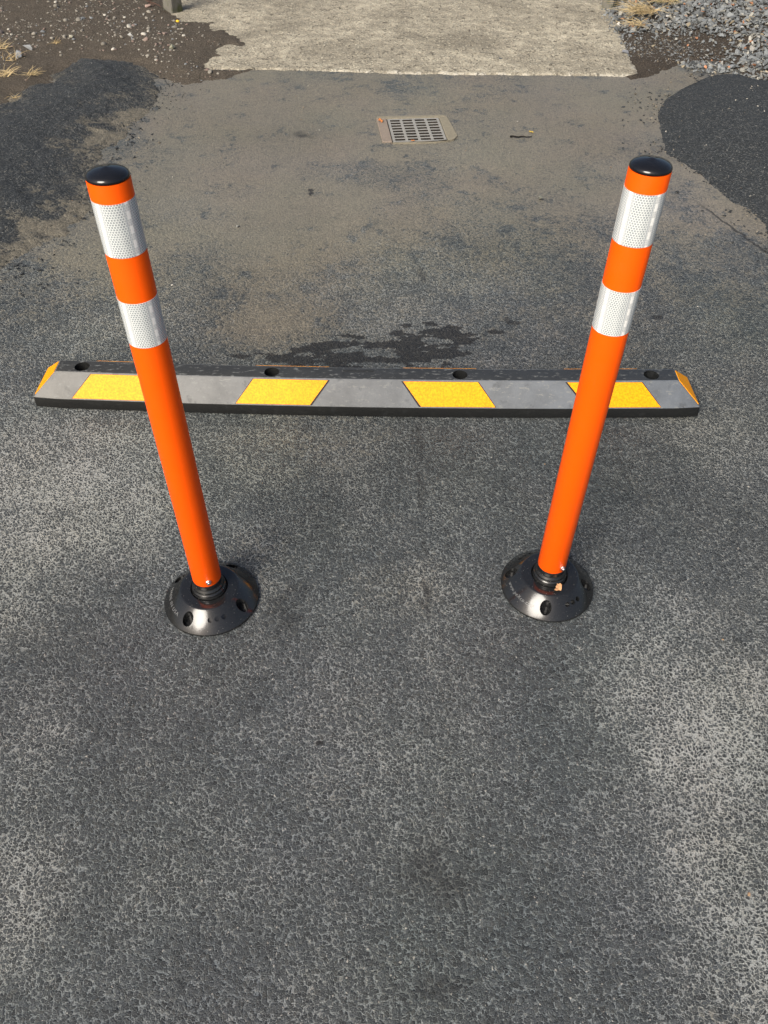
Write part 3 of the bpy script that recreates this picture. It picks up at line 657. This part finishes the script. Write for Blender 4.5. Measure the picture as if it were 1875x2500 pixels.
def bollard(loc, base_rot, tilt, bolt_deg, turn, text, span, label):
    t = empty('bollard', loc); tag(t, label, 'bollard', 'flexible orange bollards in front of the wheel stop')
    b = link('base', flange, None, t, rot=(0, 0, R_(base_rot)))
    lt = link('lettering', cone_text(text, -45, span, 0.0115), M['letters'], b)
    fl = [(0.0002, 0.0068), (0.0365, 0.0068)]
    for kx in range(4):                                   # anchor screws deep in the four holes
        a = kx*math.pi/2
        bmx = bmesh.new(); bmesh.ops.create_cone(bmx, cap_ends=True, segments=16, radius1=0.0058, radius2=0.0050, depth=0.004, matrix=Matrix.Translation((0, 0, 0.0078)))
        bmesh.ops.create_cone(bmx, cap_ends=True, segments=6, radius1=0.003, radius2=0.003, depth=0.003, matrix=Matrix.Translation((0, 0, 0.0096)))
        bm_obj('anchor_screw', bmx, M['black'], b, loc=(0.0815*math.cos(a), 0.0815*math.sin(a), 0))
    rot = (0, tilt, 0)
    def lean(o, rz=0):
        o.matrix_local = Matrix.Translation((0, 0, HINGE)) @ Matrix.Rotation(tilt, 4, 'Y') @ Matrix.Translation((0, 0, -HINGE)) @ Matrix.Rotation(rz, 4, 'Z')
    lean(link('neck', TM['neck'], None, t)); tb = link('tube', TM['tube'], None, t); lean(tb)
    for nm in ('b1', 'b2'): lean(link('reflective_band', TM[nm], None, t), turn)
    lean(link('cap', TM['cap'], None, t))
    bo = link('bolt', TM['bolt'], None, t); a = R_(bolt_deg)
    nrm = Vector((math.cos(a), math.sin(a), 0))
    bo.matrix_local = Matrix.Translation((0, 0, HINGE)) @ Matrix.Rotation(tilt, 4, 'Y') @ Matrix.Translation((0, 0, -HINGE)) @ Matrix.Translation((0.0298*math.cos(a), 0.0298*math.sin(a), 0.0905)) @ nrm.to_track_quat('Z', 'Y').to_matrix().to_4x4()
    return t
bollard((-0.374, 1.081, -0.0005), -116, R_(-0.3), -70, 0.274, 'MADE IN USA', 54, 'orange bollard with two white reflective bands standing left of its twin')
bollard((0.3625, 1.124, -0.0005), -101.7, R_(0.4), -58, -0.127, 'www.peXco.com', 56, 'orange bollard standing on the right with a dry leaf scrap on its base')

# ------------------------------------------------------------------ rubber wheel stop
stop = empty('wheel_stop', (-0.0527, 1.7168, -0.001)); tag(stop, 'black rubber wheel stop with yellow reflective panels behind the two bollards', 'wheel stop')
HL = 0.9143; HT = 0.09; DEP = 0.150
def bow(x): u = x/HL; return -0.0116*u+0.0186*u*u
def section(x):
    """profile (y, z) of the stop at x, shrinking towards the sloped ends"""
    return [(0.0, 0.0), (0.0015, 0.031), (0.047, HT), (0.1005, HT), (0.1485, 0.031), (0.150, 0.0)]
def stop_body():
    # stations along the length; ends slope in from the lip to the top
    bm = bmesh.new(); holes = (-0.78, -0.257, 0.257, 0.78)
    xsn = list(np.linspace(-0.848, 0.848, 60))
    rows = []
    for x in xsn: rows.append([bm.verts.new((x, bow(x)+y, z)) for y, z in section(x)])
    for i in range(len(rows)-1):
        for j in range(5): bm.faces.new((rows[i][j], rows[i+1][j], rows[i+1][j+1], rows[i][j+1]))
        bm.faces.new((rows[i][5], rows[i+1][5], rows[i+1][0], rows[i][0]))
    for sgn in (-1, 1):
        row = rows[0] if sgn < 0 else rows[-1]
        xe = sgn*HL; xl = sgn*(HL-0.0015)
        e = [bm.verts.new((xe, bow(xe)+0.004, 0)), bm.verts.new((xl, bow(xe)+0.0055, 0.031)), bm.verts.new((xl, bow(xe)+0.1445, 0.031)), bm.verts.new((xe, bow(xe)+0.146, 0))]
        fs = [(row[0], e[0], e[1], row[1]), (row[1], e[1], row[2]), (row[2], e[1], e[2], row[3]), (row[3], e[2], row[4]), (row[4], e[2], e[3], row[5]), (e[0], e[3], e[2], e[1]), (row[5], e[3], e[0], row[0])]
        for q in fs: bm.faces.new(q if sgn > 0 else q[::-1])
    bmesh.ops.recalc_face_normals(bm, faces=bm.faces)
    me = bpy.data.meshes.new('raw'); bm.to_mesh(me); bm.free(); ob = bpy.data.objects.new('raw', me); C.objects.link(ob)
    bv = ob.modifiers.new('bev', 'BEVEL'); bv.width = 0.0022; bv.segments = 2; bv.limit_method = 'ANGLE'; bv.angle_limit = R_(20)
    cut = bmesh.new()
    for hx in holes: bmesh.ops.create_cone(cut, cap_ends=True, segments=32, radius1=0.0205, radius2=0.0205, depth=0.16, matrix=Matrix.Translation((hx, bow(hx)+0.0735, 0.092)))
    # shallow maker's plate recess in the middle of the top
    bmesh.ops.create_cube(cut, size=1, matrix=Matrix.Translation((-0.02, bow(0)+0.076, HT)) @ Matrix.Diagonal((0.085, 0.022, 0.003, 1)))
    cme = bpy.data.meshes.new('cut'); cut.to_mesh(cme); cut.free(); co = bpy.data.objects.new('cut', cme); C.objects.link(co)
    md = ob.modifiers.new('b', 'BOOLEAN'); md.operation = 'DIFFERENCE'; md.solver = 'EXACT'; md.object = co
    dg = bpy.context.evaluated_depsgraph_get(); dg.update(); res = bpy.data.meshes.new_from_object(ob.evaluated_get(dg)); res.name = 'body'
    bpy.data.objects.remove(ob); bpy.data.objects.remove(co)
    at = res.attributes.new('dust', 'FLOAT', 'FACE'); vals = []
    for p in res.polygons:
        n = p.normal
        vals.append(0.17 if n.z > 0.97 and p.center.z > 0.088 else (0.85 if n.z > 0.45 and p.center.z > 0.028 else 0.03))
    at.data.foreach_set('value', np.array(vals, np.float32))
    for p in res.polygons: p.use_smooth = True
    res.set_sharp_from_angle(angle=R_(25))
    return res
link('body', stop_body(), M['rubber'], stop)
def slope_pt(x, t, side, off):
    """point on the front (side 0) or rear slope, t from the lip to the top, lifted by off"""
    y0, z0, y1, z1 = 0.0015, 0.031, 0.047, HT
    L = math.hypot(y1-y0, z1-z0); ny, nz = -(z1-z0)/L, (y1-y0)/L
    y = y0+(y1-y0)*t+ny*off; z = z0+(z1-z0)*t+nz*off
    if side: y = DEP-y
    return Vector((x, bow(x)+y, z))
def slab_quad(pts_lo, pts_hi):
    """closed thin plate between two outlines"""
    bm = bmesh.new(); a = [bm.verts.new(p) for p in pts_lo]; b = [bm.verts.new(p) for p in pts_hi]; n = len(a)
    bm.faces.new(b); bm.faces.new(a[::-1])
    for i in range(n): bm.faces.new((a[i], a[(i+1) % n], b[(i+1) % n], b[i]))
    bmesh.ops.recalc_face_normals(bm, faces=bm.faces)
    return bm
black_edge = plain('panel_edge', (0.010, 0.010, 0.010), 0.6, 0.3)
for side in (0, 1):
    for sg in (-1, 1):
        for (ti, to, bi, bo_) in ((0.102, 0.304, 0.151, 0.353), (0.546, 0.748, 0.604, 0.803)):
            for nm, mat, ex, lo, hi, t0, t1 in (('panel_edge', black_edge, 0.0055, -0.001, 0.0004, 0.035, 0.955), ('reflective_panel', M['yellow'], 0.0, -0.001, 0.0011, 0.045, 0.945)):
                q = [(bi-ex, t0), (bo_+ex*0.4, t0), (to+ex*0.4, t1), (ti-ex, t1)]
                lo_p = [slope_pt(sg*x, t, side, lo) for x, t in q]; hi_p = [slope_pt(sg*x, t, side, hi) for x, t in q]
                if nm == 'panel_edge': eo = bm_obj('panel_edge', slab_quad(lo_p, hi_p), mat, stop)
                else: bm_obj('reflective_panel', slab_quad(lo_p, hi_p), mat, stop)
for sg in (-1, 1):                                           # end plates
    xe, ye = HL, bow(sg*HL)
    A = Vector((sg*0.848, bow(sg*0.848)+0.047, HT)); B = Vector((sg*0.848, bow(sg*0.848)+0.1005, HT)); Cc = Vector((sg*(HL-0.0015), ye+0.1445, 0.031)); D = Vector((sg*(HL-0.0015), ye+0.0055, 0.031))
    nrm = (B-A).cross(D-A); nrm.normalize(); nrm = nrm if nrm.z > 0 else -nrm
    cen = (A+B+Cc+D)/4
    q = [cen+(p-cen)*0.88 for p in (A, B, Cc, D)]
    bm_obj('reflective_panel', slab_quad([p-nrm*0.0005 for p in q], [p+nrm*0.0016 for p in q]), M['yellow'], stop)

# ------------------------------------------------------------------ drain
drain = empty('storm_drain', (DC[0], DC[1], 0), DR); tag(drain, 'square cast iron storm drain grate set in a pale concrete surround', 'drain')
def cuts(total, n, slot, margin):
    pitch = (total-2*margin)/n; out = [-total/2]
    for i in range(n):
        c = -total/2+margin+pitch*(i+0.5); out += [c-slot/2, c+slot/2]
    return out+[total/2]
gxs = cuts(DW, 4, 0.044, 0.006); gys = cuts(DD, 8, 0.0185, 0.008)
bm = bmesh.new(); vv = [[bm.verts.new((x, y, 0.0)) for x in gxs] for y in gys]
for j in range(len(gys)-1):
    for i in range(len(gxs)-1):
        if i % 2 == 1 and j % 2 == 1: continue
        bm.faces.new((vv[j][i], vv[j][i+1], vv[j+1][i+1], vv[j+1][i]))
ret = bmesh.ops.extrude_face_region(bm, geom=list(bm.faces))
bmesh.ops.translate(bm, verts=[v for v in ret['geom'] if isinstance(v, bmesh.types.BMVert)], vec=(0, 0, 0.006))
bmesh.ops.recalc_face_normals(bm, faces=bm.faces)
gr = bm_obj('grate', bm, M['iron'], drain, loc=(0, 0, -0.0045)); gr.data.materials.append(M['slot_wall'])
for p_ in gr.data.polygons: p_.material_index = 0 if abs(p_.normal.z) > 0.7 else 1  # side faces get a darker material than the flat faces
bv = gr.modifiers.new('bev', 'BEVEL'); bv.width = 0.0006; bv.segments = 1; bv.limit_method = 'ANGLE'
def rough_box(name, outline, z0, z1, mat, parent):
    o = bm_obj(name, slab_quad([Vector((x, y, z0)) for x, y in outline], [Vector((x, y, z1)) for x, y in outline]), mat, parent)
    b = o.modifiers.new('bev', 'BEVEL'); b.width = 0.003; b.segments = 2; b.limit_method = 'ANGLE'
    return o
w, d_ = DW/2+0.003, DD/2+0.003
rough_box('surround', [(-w-0.044, -d_+0.006), (-w, -d_+0.006), (-w, d_), (-w-0.046, d_+0.004)], -0.05, 0.0045, M['frame_pink'], drain)
rough_box('surround', [(w, -d_), (w+0.030, -d_+0.012), (w+0.052, -d_+0.05), (w+0.048, d_*0.2), (w+0.040, d_+0.01), (w, d_)], -0.05, 0.0035, M['frame_cream'], drain)
rough_box('surround', [(-w-0.046, d_+0.0045), (-w, d_+0.0005), (w, d_+0.0005), (w+0.036, d_+0.011), (w+0.02, d_+0.030), (-w*0.3, d_+0.026), (-w-0.04, d_+0.034)], -0.05, 0.004, M['frame_cream'], drain)
rough_box('surround', [(-w, -d_-0.010), (-w*0.2, -d_-0.017), (w*0.6, -d_-0.014), (w+0.028, -d_+0.010), (w, -d_-0.0005), (-w, -d_-0.0005)], -0.05, 0.0025, M['frame_cream'], drain)
bm = bmesh.new(); bmesh.ops.create_cube(bm, size=1, matrix=Matrix.Translation((0, 0, -0.21)) @ Matrix.Diagonal((DW+0.03, DD+0.03, 0.34, 1)))
bmesh.ops.delete(bm, geom=[f for f in bm.faces if f.normal.z > 0.9 and f.calc_center_median().z > -0.1], context='FACES'); bmesh.ops.reverse_faces(bm, faces=bm.faces)
bm_obj('shaft', bm, M['pit'], drain)

# ------------------------------------------------------------------ the two posts at the slab
def gate_post(loc, size, h, rz, label):
    t = empty('gate_post', loc, rz); tag(t, label, 'post', 'weathered posts either side of the concrete slab')
    bm = bmesh.new(); bmesh.ops.create_cube(bm, size=1, matrix=Matrix.Translation((0, 0, h/2-0.05)) @ Matrix.Diagonal((size[0], size[1], h+0.1, 1)))
    bmesh.ops.subdivide_edges(bm, edges=[e for e in bm.edges if abs((e.verts[0].co-e.verts[1].co).z) > 0.1], cuts=10, use_grid_fill=True)
    for v in bm.verts: v.co += Vector((random.uniform(-1, 1), random.uniform(-1, 1), 0))*0.003
    o = bm_obj('shaft', bm, M['post'], t); b = o.modifiers.new('bev', 'BEVEL'); b.width = 0.006; b.segments = 2; b.limit_method = 'ANGLE'
    bm = bmesh.new(); bmesh.ops.create_cone(bm, cap_ends=True, segments=4, radius1=size[0]*0.72, radius2=0.004, depth=0.035, matrix=Matrix.Translation((0, 0, h+0.0195)) @ Matrix.Rotation(math.pi/4, 4, 'Z'))
    bm_obj('post_top', bm, M['post'], t)
gate_post((TIES[0][0]-0.005, TIES[0][1]+0.06, 0), (0.085, 0.085), 0.62, R_(50), 'weathered grey post with mossy foot in the soil left of the slab')
gate_post((TIES[1][0]-0.01, TIES[1][1]+0.06, 0), (0.075, 0.075), 0.62, R_(52), 'weathered grey post at the gravel right of the slab')

# ------------------------------------------------------------------ grass tufts
def blade(Vs, Fs, base, heading, lean_, length, wid, curl):
    n = 5; off = len(Vs); p = Vector(base); d = Vector((math.cos(heading)*math.sin(lean_), math.sin(heading)*math.sin(lean_), math.cos(lean_)))
    side = Vector((-math.sin(heading), math.cos(heading), 0))
    for i in range(n):
        wv = wid*(1-0.8*i/(n-1)); up = d.cross(side)
        for k in range(3):
            a = k*2.094; Vs.append(tuple(p+(side*math.cos(a)+up*math.sin(a))*wv))
        p = p+d*(length/(n-1))
        if p.z < base[2]+0.003: p.z = base[2]+0.003+random.uniform(0, 0.004)
        d = (d+Vector((random.uniform(-.12, .12), random.uniform(-.12, .12), -curl))).normalized()
    for i in range(n-1):
        for k in range(3):
            a = off+i*3+k; b = off+i*3+(k+1) % 3
            Fs.append((a, b, b+3, a+3))
def tuft(x, y, z, n, length, spread, dirs, label, mats=('straw',), lean_=(0.9, 1.5)):
    t = empty('dry_grass_tuft', (x, y, z)); tag(t, label, 'grass tuft', 'dry grass tufts at the edges of the pavement')
    for mi, mk in enumerate(mats):
        Vs, Fs = [], []; cnt = n if mi == 0 else n//6
        for i in range(cnt):
            a = random.gauss(dirs[0], dirs[1]); r = spread*math.sqrt(random.random()); ra = random.uniform(0, 6.283)
            blade(Vs, Fs, (r*math.cos(ra), r*math.sin(ra), 0.0), a, random.uniform(*lean_), length*random.uniform(0.5, 1.15), 0.0015*random.uniform(0.6, 1.3), random.uniform(0.02, 0.3))
        me = mesh_np('blades', np.array(Vs), np.array(Fs)); link('blades', me, M[mk], t)
def hz(f, x, y): return float(f(np.array([x]), np.array([y]))[0])
def gz_r(x, y): return hz(h_soil_r, x, y)+0.034
a_, b_, c_, d4 = GRASS_R
tuft(a_[0]+0.12, a_[1]-0.06, gz_r(*a_)+0.01, 240, 0.20, 0.11, (-2.5, 0.7), 'large clump of golden dry grass lying on the slate gravel', ('straw', 'green'))
tuft(b_[0]+0.08, b_[1], gz_r(*b_)+0.005, 160, 0.19, 0.07, (-2.6, 0.7), 'middle clump of golden dry grass in front of the large clump', ('straw', 'straw_dull'))
tuft(c_[0]+0.07, c_[1], gz_r(*c_), 50, 0.14, 0.04, (-2.3, 0.8), 'thin wisps of dry grass nearest the dark silt')
tuft(d4[0]+0.16, d4[1]+0.06, gz_r(*d4), 120, 0.20, 0.12, (-2.6, 0.7), 'clump of dry grass at the top edge beside the right post', ('straw', 'straw_dull'))
gl_lab = ['spiky straw tuft at the corner where soil meets the left berm', 'flattened straw tuft at the left picture edge beside the berm', 'straw tuft next to the two grey stones', 'low straggling straw below the larger grey stone', 'small curled straw tuft among pebbles in the soil', 'tiny orange-brown straw wisp lying on the left berm']
gl_n = [(34, 0.075, 0.02), (40, 0.09, 0.035), (32, 0.07, 0.03), (22, 0.10, 0.04), (20, 0.05, 0.02), (12, 0.05, 0.02)]
for (x, y), lb, (n, L, s_) in zip(GRASS_L, gl_lab, gl_n):
    z = max(hz(h_soil_l, x, y), hz(h_berm_l, x, y), 0.0)
    tuft(x, y, z, n, L, s_, (0.5, 1.6), lb, ('straw',) if n > 30 else ('straw_dull',), (0.7, 1.45))

# ------------------------------------------------------------------ single stones, leaves, twigs
def stone(name, x, y, z, size, proto, col, label, cat='stone', squash=1.0, rz=0.0, smooth=False):
    V, Fa = proto; me = mesh_np(name, V*np.array([size, size, size*squash]), Fa, smooth); attr_col(me, 'tint', np.tile(col, (len(V), 1)))
    o = link(name, me, M['stone'], loc=(x, y, z+size*0.25*squash), rot=(0.1, 0.08, rz)); tag(o, label, cat)
    return o
def zz(x, y): return max(hz(h_soil_l, x, y), 0.0)
S = STONES
stone('stone', S[0][0], S[0][1], zz(*S[0]), 0.026, CH[2], (0.27, 0.28, 0.285), 'pale grey angular stone in the soil, upper of the two by the straw', squash=1.7, rz=0.5)
stone('stone', S[1][0], S[1][1], zz(*S[1]), 0.029, CH[5], (0.24, 0.255, 0.27), 'larger bluish grey angular stone beside the straw tuft', squash=1.7, rz=2.0)
stone('stone', S[2][0], S[2][1], zz(*S[2]), 0.034, PB[1], (0.20, 0.165, 0.145), 'smooth reddish brown stone at the left picture edge', rz=0.4, smooth=True)
stone('pebble', S[3][0], S[3][1], zz(*S[3]), 0.017, PB[2], (0.30, 0.285, 0.22), 'oval greenish tan pebble alone in the soil', 'pebble', rz=2.5, smooth=True)
stone('stone', S[4][0], S[4][1], zz(*S[4]), 0.022, CH[7], (0.24, 0.235, 0.17), 'upright olive grey stone in the soil near the slab', squash=1.6, rz=1.2)
stone('pebble', S[5][0], S[5][1], zz(*S[5]), 0.012, PB[4], (0.72, 0.43, 0.03), 'bright yellow pebble in the soil below the left post', 'pebble', smooth=True)
stone('stone', S[6][0], S[6][1], zz(*S[6]), 0.022, CH[9], (0.34, 0.34, 0.32), 'flat whitish grey stone in the middle of the soil', rz=0.2)
stone('stone', S[8][0], S[8][1], zz(*S[8]), 0.022, CH[11], (0.33, 0.24, 0.20), 'pinkish stone in the soil left of the mossy post', rz=0.8, squash=1.3)
stone('stone_chip', ASPH[0][0], ASPH[0][1], 0.0, 0.016, CH[4], (0.20, 0.20, 0.165), 'olive grey stone chip on the asphalt left of the right bollard top', 'stone chip', squash=1.4, rz=1.0)
stone('stone_chip', ASPH[1][0], ASPH[1][1], 0.0, 0.009, CH[8], (0.22, 0.22, 0.20), 'small grey stone chip on the asphalt right of the left bollard', 'stone chip', squash=1.3, rz=0.4)
stone('stone', 1.318, 4.945, hz(h_slab, 1.30, 4.945), 0.024, CH[6], (0.19, 0.20, 0.22), 'bluish grey stone at the slab corner beside dark silt', squash=1.4, rz=0.3)
stone('stone_chip', 0.62, 4.83, hz(h_slab, 0.62, 4.83), 0.011, CH[3], (0.10, 0.11, 0.12), 'dark slate chip alone near the front of the slab', 'stone chip', squash=1.3)
stone('stone', 1.63, 4.80, gz_r(1.63, 4.80), 0.0, CH[3], (0.1, 0.1, 0.1), 'x') if False else None
def leaf(x, y, z, L, W, mat, label, rz, tilt=(0, 0)):
    bm = bmesh.new(); n = 7; rows = []
    for i in range(n):
        t = i/(n-1); wv = W*math.sin(math.pi*min(1, t*0.93+0.05))*(1+0.25*math.sin(i*2.7)); y0 = (t-0.5)*L
        rows.append([bm.verts.new((sx*wv, y0+0.1*L*math.sin(i*1.9)*abs(sx)*0.4, 0.25*W*abs(sx)**2*(1.2+math.sin(i*1.3))+0.06*L*math.sin(t*3))) for sx in (-1, -0.5, 0, 0.5, 1)])
    for i in range(n-1):
        for j in range(4): bm.faces.new((rows[i][j], rows[i][j+1], rows[i+1][j+1], rows[i+1][j]))
    ret = bmesh.ops.extrude_face_region(bm, geom=list(bm.faces)); bmesh.ops.translate(bm, verts=[v for v in ret['geom'] if isinstance(v, bmesh.types.BMVert)], vec=(0, 0, 0.0004))
    bmesh.ops.recalc_face_normals(bm, faces=bm.faces)
    o = bm_obj('dry_leaf', bm, mat, smooth=True, loc=(x, y, z), rot=(tilt[0], tilt[1], rz)); tag(o, label, 'leaf')
def torn_leaf(x, y, z, sc, mat, label, rz, tilt):
    out = [(-1.0, -0.55), (-0.45, -0.75), (0.15, -0.62), (0.55, -0.80), (0.78, -0.2), (0.95, 0.45), (0.72, 0.95), (0.30, 0.85), (-0.05, 0.98), (-0.15, 0.55), (-0.48, 0.30), (-0.40, 0.02), (-0.80, -0.22)]
    def lift(px, py): return 0.30*px*px+0.12*math.sin(py*4+px*2)
    q = [Vector((px*sc, py*sc, lift(px, py)*sc)) for px, py in out]; c = Vector((0.15*sc, 0, lift(0.15, 0)*sc))
    bm = bmesh.new(); top = [bm.verts.new(p+Vector((0, 0, 0.0004))) for p in q]; bot = [bm.verts.new(p) for p in q]; ct = bm.verts.new(c+Vector((0, 0, 0.0004))); cb = bm.verts.new(c); n = len(q)
    for i in range(n):
        j = (i+1) % n; bm.faces.new((top[i], top[j], ct)); bm.faces.new((bot[j], bot[i], cb)); bm.faces.new((bot[i], bot[j], top[j], top[i]))
    o = bm_obj('dry_leaf', bm, mat, loc=(x, y, z), rot=(tilt[0], tilt[1], rz)); tag(o, label, 'leaf')
torn_leaf(0.3735, 1.080, 0.0475, 0.0095, M['leaf'], 'curled tan scrap of dry leaf on the base of the right bollard', 0.1, (0.35, -0.1))
leaf(-0.030, 3.885, 0.0075, 0.035, 0.011, M['leaf_orange'], 'orange dry leaf at the corner of the drain surround', 0.4, (0.1, 0.1))
leaf(0.115, 3.652, 0.0065, 0.018, 0.005, M['leaf_orange'], 'tiny orange leaf scrap at the near edge of the drain', 1.3)
leaf(0.656, 3.774, 0.003, 0.025, 0.006, M['leaf_yellow'], 'small yellow leaf on the asphalt beyond the black twig', 0.8)
def twig(pts, r, mat, label, name='twig'):
    Vs, Fs = [], []; n = len(pts)
    for i, p in enumerate(pts):
        d = (Vector(pts[min(i+1, n-1)])-Vector(pts[max(i-1, 0)])).normalized(); s1 = d.orthogonal().normalized(); s2 = d.cross(s1); rr = r*(1-0.5*i/(n-1))
        for k in range(6):
            a = k*math.pi/3; Vs.append(tuple(Vector(p)+(s1*math.cos(a)+s2*math.sin(a))*rr*random.uniform(0.8, 1.2)))
    for i in range(n-1):
        for k in range(6): Fs.append((i*6+k, i*6+(k+1) % 6, i*6+6+(k+1) % 6, i*6+6+k))
    o = link(name, mesh_np(name, np.array(Vs), np.array(Fs)), mat); tag(o, label, 'twig')
x, y = ASPH[2]
twig([(x-0.048+i*0.012, y+0.004*math.sin(i*1.7), 0.004) for i in range(9)], 0.0042, M['twig'], 'short black twig lying on the asphalt right of the drain')
def soil_line(p0, p1, n, amp, dz): return [(p0[0]+(p1[0]-p0[0])*t+amp*math.sin(t*9), p0[1]+(p1[1]-p0[1])*t+amp*math.cos(t*7), zz(p0[0]+(p1[0]-p0[0])*t, p0[1]+(p1[1]-p0[1])*t)+dz+0.02*t) for t in np.linspace(0, 1, n)]
twig(soil_line((-1.62, 6.05), (-1.40, 5.62), 9, 0.015, 0.006), 0.004, M['twig_red'], 'long reddish twig lying in the soil beside the left post')
twig(soil_line((-1.50, 5.95), (-1.44, 5.55), 8, 0.02, 0.02), 0.003, M['twig_red'], 'thin reddish twig crossing close to the mossy post foot')
